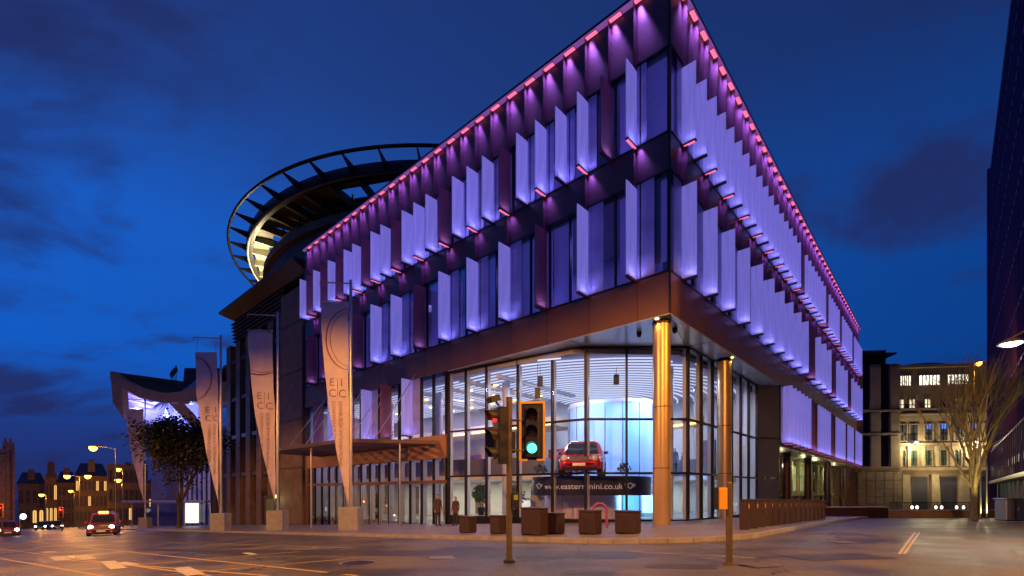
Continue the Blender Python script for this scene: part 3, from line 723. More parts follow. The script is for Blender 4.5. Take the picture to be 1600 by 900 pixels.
# a newer strip of tarmac and a manhole
mb = MB(); a, b = gp(330, 862), gp(1000, 868); stripe(mb, a, b, 1.3, .0045, .8)
mb.build('tarmac_patch', mat('new_tarmac', (.035, .034, .036), .42, 0, .25, 30, .3, 60), None, kind='structure')
p = gp(560, 880)
for (u0, y0, u1, y1, w_) in ((520, 893, 640, 894, .7), (1010, 884, 1120, 886, .55), (1240, 872, 1370, 868, .9), (700, 856, 850, 857, .8), (200, 858, 330, 861, .6), (880, 895, 960, 896, .4)):
    mb = MB(); stripe(mb, gp(u0, y0), gp(u1, y1), w_, .0065, .8); mb.build('tarmac_patch', MATS['new_tarmac'], None, kind='structure')
for k_, (u_, y_, lb_) in enumerate(((1190, 884, 'square iron drain cover in the road right of the crossing post'), (690, 872, 'square iron drain cover left of the traffic signal pole'), (1320, 848, 'small square drain cover far across the right side of the road'))):
    q_ = gp(u_, y_); td = thing('drain_cover', lb_, 'drain cover', (q_.x, q_.y, G(q_.x, q_.y)+.007), .3)
    MB().box(-.3, .3, -.22, .22, 0, .004).build('cover_plate', M_black, td)
    for j_ in range(6): MB().box(-.27, .27, -.19+j_*.07, -.16+j_*.07, .005, .014).build('bar', M_steel, td)
tm = thing('manhole_cover', 'round iron manhole cover set flush in the road', 'manhole cover', (p.x, p.y, G(p.x, p.y)+.006))
MB().cyl((0, 0, 0), (0, 0, .006), .33, n=24).build('cover_plate', M_black, tm); MB().lathe((0, 0, 0), [(.34, .001), (.40, .008), (.40, .001)], 24).build('rim', M_steel, tm)

# ------------------------------------------------------------------ rotunda block and its ring roof
M_brown = mat('dark_brown_stone', (0.15, 0.095, 0.065), .75, 0, .25, 1.2, .2, 10)
M_brown2 = mat('dark_brown_frame', (0.050, 0.034, 0.028), .6, .1, .2, 2)
rb = thing('rotunda', 'dark brown stone rotunda block with wide cornice left of the purple wing', 'building', tuple(F(1, 45, GF(0, 45))), ANG)
RBZ = GF(0, 45)
def rprt(name, mb, m, smooth=False, parent=None, **k):
    o = mb.build(name, m, parent or rb, smooth, **k)
    if parent is None: o.location = (-1, -45, -RBZ)
    return o
lA, lB = 34.0, 53.0
rprt('wall', MB().box(1.0, 26, lA+4.2, lB, -6, 19.6), M_brown)
rprt('corner_pier', MB().box(-.2, 8, lA-.1, lA+4.4, -6, 18.6), M_brown)
hs = [-3, 2.2, 6.6, 11.0, 15.4]
for z in hs: rprt('stone_course', MB().box(-.26, .2, lA-.05, lA+4.42, z, z+.14), M_brown2)
for i in range(6):
    l = lA+4.6+i*3.1
    rprt('pilaster', MB().bbox(.35, 1.1, l, l+1.35, -5, 17.4), M_brown)
    for j in range(3):
        z = 3.2+j*4.7
        w = rprt('window', MB().box(.9, 1.02, l+1.4, l+3.05, z, z+4.2), mat('tinted_window', (.012, .011, .016), .12, 0, .1))
        rprt('glazing_bar', MB().box(.82, .91, l+2.2, l+2.28, z, z+4.2), M_brown2, parent=None)
    for z in hs[1:]: rprt('stone_course', MB().box(.45, 1.05, l-.05, l+3.0, z-.3, z+.1), M_brown2)
for k in range(6): rprt('louvre', MB().box(.3-.04*k, 1.2, lA+4.6, lB+.1+.02*k, 17.5+k*.40, 17.60+k*.40), M_brown2)
rprt('cornice', MB().add([(-1.0, lA, 20.62), (-1.0, lB+.7, 20.62), (28, lB+.7, 20.62), (28, lA, 20.62), (.2, lA, 19.9), (.2, lB-.4, 19.9), (28, lB-.4, 19.9), (28, lA, 19.9), (-1.0, lA, 20.85), (-1.0, lB+.7, 20.85), (28, lB+.7, 20.85), (28, lA, 20.85)],
    [(0, 1, 5, 4), (1, 2, 6, 5), (2, 3, 7, 6), (3, 0, 4, 7), (8, 9, 10, 11), (0, 1, 9, 8), (1, 2, 10, 9), (2, 3, 11, 10), (3, 0, 8, 11), (4, 5, 6, 7)]), M_brown2)
dl_ = rprt('door', MB().box(.0, .3, lA+6.5, lA+8.7, -4.2, -.6), mat('green_door', (.10, .13, .05), .5, 0, .2)); 
rprt('door_frame', MB().box(-.05, .25, lA+6.3, lA+6.5, -4.2, -.3).box(-.05, .25, lA+8.7, lA+8.9, -4.2, -.3).box(-.05, .25, lA+6.5, lA+8.7, -.6, -.3), M_brown2)
rprt('wall_lamp', MB().box(-.35, -.05, lA+5.3, lA+5.7, -.5, -.2), emitter('green_lamp', (.8, 1.0, .25), 5))
lo = light('POINT', 'wall_lamp_light', (-1.7-0, lA+5.5-45, -.6-RBZ), 45, (.85, 1.0, .35), rb, r=.12)
# ring roof: circle fitted to the photograph
ZR = 29.3; cc = Vector((-8.2, 69.3, 0)); RO, RI = 28.44, 26.4
rg = thing('ring_roof', 'great circular steel ring roof with radial blades above the dark rotunda', 'roof', (cc.x, cc.y, 18)); rg.rotation_euler.x = -.02
def gprt(name, mb, m, smooth=False): o = mb.build(name, m, rg, smooth); o.location = (0, 0, -18); return o
NB = 52
M_ring = mat('ring_steel', (.018, .016, .018), .45, .3, .15, 1)
M_cream = mat('cream_soffit', (.16, .145, .11), .6, 0, .1, 1)
gprt('outer_rim', MB().lathe((0, 0, ZR), [(RO, -.12), (RO+.12, 0), (RO, .16), (RO-.16, .14), (RO-.16, -.1), (RO, -.12)], 160), M_ring, True)
gprt('inner_rim', MB().lathe((0, 0, ZR), [(RI, -.85), (RI+.2, -.5), (RI+.15, .1), (RI-.5, .1), (RI-.5, -.85), (RI, -.85)], 160), M_ring, True)
gprt('rim_rail', MB().lathe((0, 0, ZR), [(RI+.02, -.98), (RI+.12, -.92), (RI+.02, -.86), (RI-.08, -.92), (RI+.02, -.98)], 160), M_cream, True)
blade = MB().add([(RI+.1, -.09, -.7), (RI+.1, .09, -.7), (RI+.1, .09, .1), (RI+.1, -.09, .1), (RO-.1, -.03, -.06), (RO-.1, .03, -.06), (RO-.1, .03, .1), (RO-.1, -.03, .1)],
    [(0, 1, 2, 3), (4, 5, 6, 7), (0, 1, 5, 4), (1, 2, 6, 5), (2, 3, 7, 6), (3, 0, 4, 7)]).mesh('blade', M_ring)
for i in range(NB):
    o = link('blade', blade, rg); o.location = (0, 0, ZR-18); o.rotation_euler = (0, 0, 2*PI*i/NB)
NP = 26
for i in range(NP):
    a0, a1 = 2*PI*(i+.02)/NP, 2*PI*(i+.98)/NP
    for (r0, r1, z0, z1) in ((RI-.55, RI-2.2, -.2, -.1), (RI-2.25 if i % 3 else RI-4.0, 12, 0, .5)):
        vs = []
        for dz in (0, .14):
            for r, z, a in ((r0, z0, a0), (r0, z0, a1), (r1, z1, a1), (r1, z1, a0)): vs.append((r*math.cos(a), r*math.sin(a), ZR+z+dz))
        gprt('deck_panel', MB().add(vs, [(0, 1, 2, 3), (4, 5, 6, 7), (0, 1, 5, 4), (1, 2, 6, 5), (2, 3, 7, 6), (3, 0, 4, 7)]), M_cream)
rib = MB().add([(RI-.4, -.12, -.8), (RI-.4, .12, -.8), (RI-.4, .12, -.1), (RI-.4, -.12, -.1), (12, -.16, -1.6), (12, .16, -1.6), (12, .16, 0.0), (12, -.16, 0.0)],
    [(0, 1, 2, 3), (4, 5, 6, 7), (0, 1, 5, 4), (1, 2, 6, 5), (2, 3, 7, 6), (3, 0, 4, 7)]).mesh('rib', M_cream)
for i in range(NP*2):
    o = link('rib', rib, rg); o.location = (0, 0, ZR-18); o.rotation_euler = (0, 0, PI*i/NP)
gprt('roof_disc', MB().cyl((0, 0, ZR-.2), (0, 0, ZR+.5), 13, 12, 48), M_ring)
DR_ = 24.3
gprt('drum', MB().lathe((0, 0, 0), [(DR_, 12), (DR_, 25.6), (DR_+.5, 25.7), (DR_+.5, 26.5), (DR_-.3, 26.6), (1, 26.7)], 120), M_brown, True)
for k in range(40):
    a = 2*PI*k/40; p = Vector((math.cos(a), math.sin(a), 0)); gprt('truss_post', MB().beam(p*(DR_-.4)+Vector((0, 0, 26.6)), p*(DR_-.4)+Vector((0, 0, ZR-.6)), .14, .14), M_ring)
gprt('truss_ring', MB().lathe((0, 0, 27.6), [(DR_-.3, -.1), (DR_-.2, 0), (DR_-.3, .1), (DR_-.45, 0), (DR_-.3, -.1)], 100), M_ring)
for a in (PI*1.185, PI*1.15, PI*1.115, PI*1.08, PI*1.04):
    p = Vector((math.cos(a), math.sin(a), 0))
    light('AREA', 'cornice_uplight', tuple(p*(DR_+.9)+Vector((0, 0, 26.7-18))), 430, (1.0, .82, .45), rg, size=.8, rot=(PI, 0, 0))

# ------------------------------------------------------------------ canopied pavilion at the far left
d0 = 60.0
pc = at(250, 770, d0); gz = G(pc.x, pc.y)
pav = thing('conference_pavilion', 'far pavilion with sweeping curved roof edge and blue violet lit underside', 'building', (pc.x, pc.y, gz), ANG-.35)
def P2(u, y, dd=0): p = at(u, y, d0+dd); return p
# roof: swept profile in the picture's plane extruded away
prof = [(172, 580), (190, 592), (215, 604), (240, 611), (262, 614), (285, 611), (306, 603), (322, 594), (340, 580)]
Rm = Matrix.Rotation(-(ANG-.35), 4, 'Z')
def toP(p): return Rm @ (Vector(p)-Vector((pc.x, pc.y, gz)))
def pprt(name, mb, m, smooth=False): mb.v = [tuple(toP(v)) for v in mb.v]; return mb.build(name, m, pav, smooth)
M_fasc = mat('bronze_fascia', (.34, .22, .15), .5, .2, .15, 1)
mb = MB(); n = len(prof); roofv = []
M_pale = mat('pale_soffit', (.40, .42, .62), .45, .1, .06, 1)
th = 1.25
for (u, y) in prof:
    a = at(u, y, d0-2); b = a+Vector((0, 0, -th*(.75 if u < 200 else 1))); c = a+Vector((14, 9, -.4)); mb.v += [tuple(a), tuple(b), tuple(b+Vector((.3, .45, .1))), tuple(a+Vector((.3, .45, 0)))]; roofv += [tuple(a+Vector((.35, .5, 0))), tuple(a+Vector((12, 9, -.4))), tuple(b+Vector((.35, .5, .1))), tuple(b+Vector((12, 9, .6)))]
for i in range(n-1): mb.f += [(i*4+j, i*4+4+j, i*4+4+(j+1) % 4, i*4+(j+1) % 4) for j in range(4)]
mb.f += [(0, 1, 2, 3), (n*4-4, n*4-3, n*4-2, n*4-1)]; pprt('roof_fascia', mb, M_fasc)
rf_ = MB(); rf_.v = list(roofv)
rt_ = MB(); rt_.v = list(roofv); rt_.f = [(i*4, i*4+1, i*4+5, i*4+4) for i in range(n-1)]; pprt('roof_sheet', rt_, M_brown2)
for i in range(n-1): rf_.f += [(i*4+2, i*4+3, i*4+7, i*4+6)]
pprt('roof_soffit', rf_, M_pale)
# end blade
a = at(172, 580, d0-2); b = at(188, 590, d0-1.8); c = at(193, 655, d0-1.8); d = at(176, 628, d0-2)
pprt('end_blade', MB().extrude([a, b, c, d], (.5, .35, 0)), M_fasc)
# underside louvres
M_pale = mat('pale_soffit', (.55, .55, .62), .45, .1, .06, 1)
for k in range(5):
    a = at(184+k*4, 597+k*13, d0-1.2); b = at(236+k*2, 622+k*6, d0+1.5)
    pprt('soffit_louvre', MB().beam(a, b, .9, .12), M_pale)
pprt('soffit', MB().extrude([at(184, 606, d0+.6), at(232, 628, d0+2.5), at(310, 612, d0+3), at(310, 680, d0+4), at(236, 664, d0+4), at(205, 645, d0+3)], (.2, .6, 0)), M_pale)
for k in range(5):
    a = at(262, 624+k*2, d0+.4); b = at(236-k*1.2+k*10, 640+k*9, d0+2)
    pprt('strut', MB().beam(a, b, .18, .35), M_pale)
pprt('strut', MB().beam(at(268, 622, d0-.5), at(312, 668, d0+.5), .3, 1.2), M_fasc)
pprt('strut', MB().beam(at(270, 626, d0+.8), at(310, 596, d0+.8), .2, .5), M_pale)
# body and its tall glass ribs
pprt('wall', MB().extrude([at(236, 664, d0+5), at(330, 664, d0+5), Vector((at(330, 770, d0+5).x, d0+5, -9)), Vector((at(236, 770, d0+5).x, d0+5, -9))], (6, 8, 0)), mat('navy_wall', (.10, .10, .17), .6, 0, .2, 1))
for k in range(7):
    u = 282+k*7.5; a = at(u, 655, d0+3.4); b = Vector((a.x, a.y, -4.9))
    pprt('glass_rib', MB().beam(a, b, .34, .12, up=Vector((0, 1, 0))), M_pale)
    p = toP((a.x, a.y-.5, -4.4)); 
    if k % 2 == 0: light('SPOT', 'rib_uplight', tuple(p), 4000, (.24, .18, 1.0), pav, rot=(PI-.06, 0, 0), spot=.6)
for (u, y, e, c) in ((215, 640, 900, (.40, .35, 1.0)), (262, 648, 800, (.22, .30, 1.0)), (296, 640, 800, (.30, .35, 1.0))):
    p = toP(at(u, y+8, d0+1.0)); light('POINT', 'soffit_lamp', tuple(p), e, c, pav, r=.2)
for k in range(3): # roof finials
    a = at(268+k*3.5, 600-k*4, d0+3); pprt('finial', MB().cyl(a+Vector((0, 0, -2)), a+Vector((0, 0, .9)), .05, n=6).lathe((a.x, a.y, a.z), [(.01, 1.9), (.22, 1.2), (.10, .8), (.02, .75)], 8), M_black)
pprt('roof_tower', MB().extrude([at(288, 575, d0+9), at(345, 575, d0+9), at(345, 625, d0+9), at(284, 625, d0+9)], (2, 6, 0)), M_brown2)
# low shelter in front of it
sp = at(262, 822, 58); sg = G(sp.x, sp.y)
sh = thing('bus_shelter', 'low glazed bus shelter with a lit white advert panel beside the tree', 'bus shelter', (sp.x, sp.y, sg))
MB().bbox(-5, 5, -.8, .8, 3.1, 3.3).build('roof', M_steel, sh)
for x in (-4.8, -1.6, 1.6, 4.8): MB().cyl((x, .6, 0), (x, .6, 3.1), .06, n=8).build('post', M_steel, sh)
for x in (-4.7, -1.5, 1.7): MB().box(x, x+3.0, .58, .60, .3, 2.9).build('glass_panel', M_oglass, sh)
MB().box(2.2, 3.7, -.1, .1, .6, 3.0).build('advert_panel', emitter('advert_light', (1, .95, .8), 1.3), sh)

# ------------------------------------------------------------------ banners on their poles
M_pole = mat('banner_pole', (.46, .44, .42), .35, .6, .08, 4)
M_cloth = mat('banner_cloth', (.58, .48, .56), .8, 0, .10, 1.2, .35, 2.5)
M_ink = mat('maroon_print', (.24, .045, .07), .8, 0, .05); M_ink2 = mat('grey_print', (.22, .12, .14), .8, 0, .05)
def banner(px, ptop, arm_u, tl, tr, bot, d, label, arcs, seed):
    base = at(px, 770, d); g0 = G(base.x, base.y)+.1
    t = thing('flag_banner', label, 'banner', (base.x, base.y, g0), 0, 'tall banners on poles along the pavement')
    sc = d/FX
    def X(u): return (u-px)*sc
    def Zp(y): return (770-y)*sc-g0
    MB().bbox(-.52, .52, -.45, .45, 0, 1.25, .03).build('plinth', M_concrete, t)
    MB().cyl((0, 0, 1.25), (0, 0, 1.75), .11, .10, 14).build('pole_foot', M_steel, t)
    MB().cyl((0, 0, 1.6), (0, 0, Zp(ptop)), .095, .075, 14).build('pole', M_pole, t, True)
    MB().lathe((0, 0, Zp(ptop)), [(.085, 0), (.095, .04), (.05, .1), (.001, .12)], 12).build('pole_cap', M_pole, t, True)
    arm = MB().cyl((0, 0, Zp(ptop+3)), (X(arm_u), 0, Zp(ptop+1)), .045, .035, 8); arm.cyl((X(arm_u), 0, Zp(ptop+1)+.02), (X(arm_u), 0, Zp(ptop+7)), .02, .02, 6); arm.build('arm', M_pole, t, True)
    xl, xr, zt, zb = X(tl[0]), X(tr[0]), Zp((tl[1]+tr[1])/2), Zp(bot[1]); ztl = Zp(tl[1]); xb = X(bot[0])
    w = xr-xl
    def surf(a, b, off=0.0):   # a 0..1 from left to right, b 0..1 downwards
        cur = 1-(b**1.75)
        right = xr+(xb-xr)*b; left = right-w*cur
        x = left+(right-left)*a; z = zt+(ztl-zt)*(1-a)*(1-b)+(zb-zt)*b
        y = -.10+.10*math.sin(a*3+b*5+seed)*(1-b*.5)+.05*math.sin(b*17+seed*2+a*2)*(1-b)+.022*math.sin(a*11+b*31+seed)+.03*math.sin(a*7-b*13+seed*3)*(1-b)
        return (x, y-off, z)
    nx_, nz_ = 12, 60; mb = MB()
    for off in (0, -.006):
        for j in range(nz_+1):
            for i in range(nx_+1): mb.v.append(surf(i/nx_, j/nz_*.995, off))
    N1 = (nx_+1)*(nz_+1)
    for k in (0, N1):
        for j in range(nz_):
            for i in range(nx_): q = k+j*(nx_+1)+i; mb.f.append((q, q+1, q+nx_+2, q+nx_+1))
    cl = mb.build('banner_cloth', M_cloth, t, 2)
    MB().cyl((xl, -.1, ztl+.02), (xr, -.1, zt+.02), .03, .03, 8).build('top_rod', M_pole, t)
    for xx in (xl+.1, xr-.1): MB().cyl((xx, -.1, zt), (xx*.98, 0, Zp(ptop+2)), .008, n=5).build('cord', M_black, t)
    H = zt-zb
    def inv(x, z):             # flat coordinates -> (a, b)
        b = max(0.0, (zt-z)/H); cur = max(.02, 1-(b**1.75)); right = xr+(xb-xr)*b; left = right-w*cur; return (x-left)/(right-left), b
    def decal(name, flat, faces, m, parent=cl):
        vs = []
        for x, z in flat:
            a, b = inv(x, z); a = min(max(a, .01), .995); vs.append(surf(a, b, .012))
        o = MB().add(vs, faces).build(name, m, parent); return o
    # arcs: (centre u, centre y, radius px, a0, a1)
    for (cu, cy, rx, ry, a0, a1) in arcs:
        fl, fs = [], []
        for r_ in (0, 1, 2):
            pass
        n_ = 48
        for ring, wd in ((1.0, .030), (.90, .014)):
            o_ = len(fl)
            for i in range(n_+1):
                a = math.radians(a0+(a1-a0)*i/n_); t_ = wd*(.25+.75*math.sin(PI*i/n_))
                for rr_ in (ring-t_, ring+t_): fl.append((X(cu+rx*rr_*math.cos(a)+(1-ring)*rx*.9), Zp(cy-ry*rr_*math.sin(a))))
            fs += [(o_+2*i, o_+2*i+1, o_+2*i+3, o_+2*i+2) for i in range(n_)]
        decal('ring_emblem', fl, fs, M_ink)
    def label_text(s, x, z, size, rot, m, name, bold=0):
        v, f = text_verts(s, size, 1.0, bold)
        pts = []
        for p in v:
            if rot: pts.append((x+p.y, z-p.x))      # reading downwards
            else: pts.append((x+p.x, z+p.y))
        decal(name, pts, f, m)
    s = w/1.6
    zc = Zp(arcs_txt[seed][1]); xc = X(arcs_txt[seed][0])
    label_text('E', xc, zc, .62*s, 0, M_ink2, 'letter'); label_text('I', xc+.62*s, zc, .62*s, 0, M_ink2, 'letter')
    label_text('C', xc-.02*s, zc-.62*s, .62*s, 0, M_ink2, 'letter'); label_text('C', xc+.52*s, zc-.62*s, .62*s, 0, M_ink2, 'letter')
    mbx = [(xc+.47*s, zc+.45*s), (xc+.49*s, zc+.45*s), (xc+.49*s, zc-.62*s), (xc+.47*s, zc-.62*s)]; decal('divider', mbx, [(0, 1, 2, 3)], M_ink2)
    label_text('EDINBURGH INTERNATIONAL', xc+.55*s, zc-.85*s, .27*s, 1, M_ink2, 'lettering')
    label_text('CONFERENCE CENTRE', xc+.18*s, zc-.85*s, .27*s, 1, M_ink2, 'lettering')
    return t
arcs_txt = {1: (516, 605), 2: (404, 625), 3: (322, 645), 4: (201, 690)}
banner(548, 440, 500, (501, 471), (545.5, 476), (546.5, 792), 26, 'nearest and tallest banner, beside the entrance canopy, arc opening right', [(547, 532, 37, 47, 90, 270)], 1)
banner(434, 490, 387, (388, 517), (427, 519), (432, 790), 30.3, 'banner in front of the dark rotunda pier, closed arcs at top and middle', [(408, 556, 40, 40, 62, 118), (408, 547, 44, 40, 238, 302)], 2)
banner(345, 526, 302, (306, 552), (340, 552), (343.5, 792), 34.5, 'banner left of the rotunda window wall, arc bulging towards its pole', [(306, 592, 27, 34, -82, 90)], 3)
banner(227, 622, 198, (199, 640), (225, 640), (225.5, 784), 57.5, 'farthest and smallest banner, in front of the curved roof pavilion', [(212, 652, 9, 9, 0, 359)], 4)
# ------------------------------------------------------------------ traffic signals
M_sig = mat('signal_black', (.018, .017, .016), .45, 0, .15, 8)
M_gold = mat('yellow_edging', (.72, .40, .04), .5, 0, .08, 6)
M_poleb = mat('signal_pole', (.12, .09, .055), .5, .3, .15, 5)
def lens_mat(n, c, s): return emitter(n, c, s)
M_redoff = mat('red_lens_off', (.12, .01, .01), .2, 0, .1); M_amboff = mat('amber_lens_off', (.16, .06, .01), .2, 0, .1); M_grnoff = mat('green_lens_off', (.01, .06, .04), .2, 0, .1)
def signal_head(parent, x, y, z, rz, lit, board=True, scale=1.0, litmat=None):
    """three-aspect head, facing -Y before rz; z = bottom"""
    Mx = Matrix.Translation((x, y, z)) @ Matrix.Rotation(rz, 4, 'Z') @ Matrix.Scale(scale, 4)
    def b(name, mb, m, p, s=False): return mb.xf(Mx).build(name, m, p, s)
    body = b('signal_body', MB().bbox(-.15, .15, -.05, .16, .02, 1.02, .03), M_sig, parent)
    if board:
        b('backing_board', MB().bbox(-.235, .235, .0, .02, -.04, 1.10, .01), M_sig, body)
        e = MB().box(-.262, -.215, -.014, -.002, -.06, 1.13).box(.215, .262, -.014, -.002, -.06, 1.13).box(-.215, .215, -.014, -.002, 1.083, 1.13).box(-.215, -.09, -.014, -.002, -.06, -.02).box(.09, .215, -.014, -.002, -.06, -.02)
        b('yellow_edge', e, M_gold, body)
    for k, (nm, mo) in enumerate((('green', M_grnoff), ('amber', M_amboff), ('red', M_redoff))):
        zc = .19+k*.33; on = (nm == lit)
        m = litmat if on else mo
        R_ = Matrix.Translation((0, -.055, zc)) @ Matrix.Rotation(PI/2, 4, 'X')
        b('lens', MB().lathe((0, 0, 0), [(.001, .035), (.05, .03), (.085, .015), (.10, 0)], 20, M=R_), m, body, True)
        # cowl visor: open below
        v = MB(); n = 16; rad = .118
        for i in range(n+1):
            a = math.radians(-25+230*i/n); 
            dl = .20*(.55+.45*max(0, math.sin(a)))
            for rr_ in (rad, rad-.008):
                for yy in (-.05, -.05-dl): v.v.append((rr_*math.cos(a), yy, zc+rr_*math.sin(a)))
        for i in range(n):
            q = i*4; v.f += [(q, q+1, q+5, q+4), (q+2, q+3, q+7, q+6), (q+1, q+3, q+7, q+5)]
        b('visor', v, M_sig, body)
    return body
gx, gy = -.055, 9.35
ts = thing('traffic_signal', 'two-headed traffic signal on a pole, yellow edged head showing green', 'traffic light', (gx, gy, G(gx, gy)))
zt_ = -G(gx, gy)
MB().cyl((0, 0, 0), (0, 0, zt_+1.84), .057, n=16).build('pole', M_poleb, ts, True)
MB().cyl((0, 0, zt_+1.84), (0, 0, zt_+1.86), .06, n=16).build('pole_cap', M_sig, ts)
MB().bbox(-.11, .11, -.11, .11, 0, .06).build('base_plate', M_sig, ts)
M_green = emitter('green_signal', (.12, 1.0, .72), 2.2); M_redl = emitter('red_signal', (1.0, .03, .015), 2)
signal_head(ts, .45, .0, zt_+.68, -.12, 'green', True, .98, M_green)
#light('SPOT', 'green_signal_light', (.43, -.3, zt_+.86), 5, (.1, 1.0, .6), ts, spot=2.2, r=.05).rotation_euler = (PI/2, 0, -.12)
signal_head(ts, -.22, .03, zt_+.55, -1.15, 'red', False, 1.1, M_redl)
MB().box(-.47, .12, .06, .09, zt_+.78, zt_+1.20).build('backing_board', M_sig, ts)
for z in (.83, 1.42): MB().cyl((-.2, .02, zt_+z), (.45, .04, zt_+z), .022, n=8).build('bracket', M_sig, ts)
det = MB().bbox(-.08, .08, -.16, .10, 0, .12, .02).xf(Matrix.Translation((-.27, -.02, zt_+1.78)) @ Matrix.Rotation(-.9, 4, 'Z') @ Matrix.Rotation(.35, 4, 'X'))
o = det.build('detector', M_sig, ts); MB().cyl((-.2, 0, zt_+1.7), (-.27, -.02, zt_+1.8), .02, n=6).build('detector_arm', M_sig, o)
MB().bbox(.06, .20, -.10, .05, zt_-.30, zt_+.0, .015).build('push_button_box', M_sig, ts)
MB().box(.09, .17, -.108, -.102, zt_-.14, zt_-.04).build('wait_panel', emitter('amber_panel', (1, .45, .05), .35), ts)
# post with yellow box
gx, gy = 3.63, 8.0
ps = thing('crossing_post', 'short crossing post with an amber yellow box fixed to its left side', 'crossing post', (gx, gy, G(gx, gy)))
z_ = -G(gx, gy)
MB().cyl((0, 0, 0), (0, 0, z_+.16), .052, n=16).lathe((0, 0, z_+.16), [(.052, 0), (.04, .02), (.001, .03)], 16).build('post', M_poleb, ps, True)
MB().cyl((0, 0, 0), (0, 0, .03), .10, n=16).build('base_plate', M_poleb, ps)
MB().bbox(-.20, -.055, -.07, .07, z_-.27, z_+.085, .012).build('yellow_box', mat('amber_box', (.85, .40, .02), .45, 0, .05), ps)
MB().bbox(-.222, -.203, -.075, .075, z_-.28, z_+.09, .008).build('box_back', M_sig, ps)

# ------------------------------------------------------------------ granite blocks and bollards along the kerb
M_block = mat('brown_granite', (.036, .017, .015), .5, 0, .3, 9, .15, 30)
gb = 'brown granite blocks along the pavement edge'
blabs = ['low block left of the traffic signal pole', 'widest and tallest block just right of the traffic signal', 'smaller block overlapping the wide one', 'block standing left of the purple hoop', 'block between the purple hoop and the round column', 'low block nearest the waiting figures']
for (u, w, h, d), lb in zip(((779, .46, .62, 17.0), (835, .80, .86, 15.6), (868, .46, .66, 15.9), (922, .60, .72, 15.2), (981, .68, .68, 14.9), (731, .55, .60, 18.4)), blabs):
    x = (u-800)/FX*d; g0 = G(x, d)+.115
    t = thing('granite_block', 'dark brown granite '+lb, 'granite block', (x, d, g0), ANG-PI/2, gb)
    MB().bbox(-w/2, w/2, -.22, .22, .05, h, .02).build('block', M_block, t); MB().box(-w/2+.03, w/2-.03, -.19, .19, 0, .05).build('foot', M_black, t)
    MB().bbox(-w/2-.012, w/2+.012, -.235, .235, h+.002, h+.05, .015).build('cap', M_block, t)
bm0 = MB().bbox(-.13, .13, -.13, .13, .0, .95, .02).mesh('bollard', M_block)
capm = MB().bbox(-.14, .14, -.14, .14, .952, 1.0, .015).mesh('cap', M_block); refm = MB().box(-.05, .05, -.134, -.131, .70, .84).mesh('reflector', mat('orange_reflector', (.8, .3, .03), .4, 0, .1))
nb = 15
for i in range(nb):
    r = -2.6+i*.95; l = -3.7
    p = F(r, l); nm = 'first (nearest)' if i == 0 else ('last (farthest)' if i == nb-1 else None)
    side = ['in front of the round corner column', 'right of the corner column', 'behind the crossing post', 'before the dark metal end panels'][min(3, i//4)]
    ords = ['first', 'second', 'third', 'fourth']
    t = thing('bollard', f'square brown bollard, {ords[i%4]} of those {side}', 'bollard', (p.x, p.y, G(p.x, p.y)+.115), ANG, 'square brown bollards along the right kerb')
    link('shaft', bm0, t); link('cap', capm, t); link('reflector', refm, t)
# cycle hoop
hp = at(937, 800, 18.6); hp.z = G(hp.x, hp.y)+.115
t = thing('cycle_hoop', 'purple tubular hoop standing on the pavement before the lobby glass', 'cycle hoop', tuple(hp))
pts = [Vector((-.27, 0, 0)), Vector((-.27, 0, .62))]+[Vector((-.27*math.cos(PI*i/12), 0, .70+.27*math.sin(PI*i/12))) for i in range(13)]+[Vector((.27, 0, .62)), Vector((.27, 0, 0))]
MB().tube(pts, .055, 10).build('hoop', mat('purple_paint', (.28, .06, .26), .35, 0, .08), t, True)
for x in (-.27, .27): MB().cyl((x, 0, 0), (x, 0, .02), .10, n=12).build('foot_plate', M_steel, t)

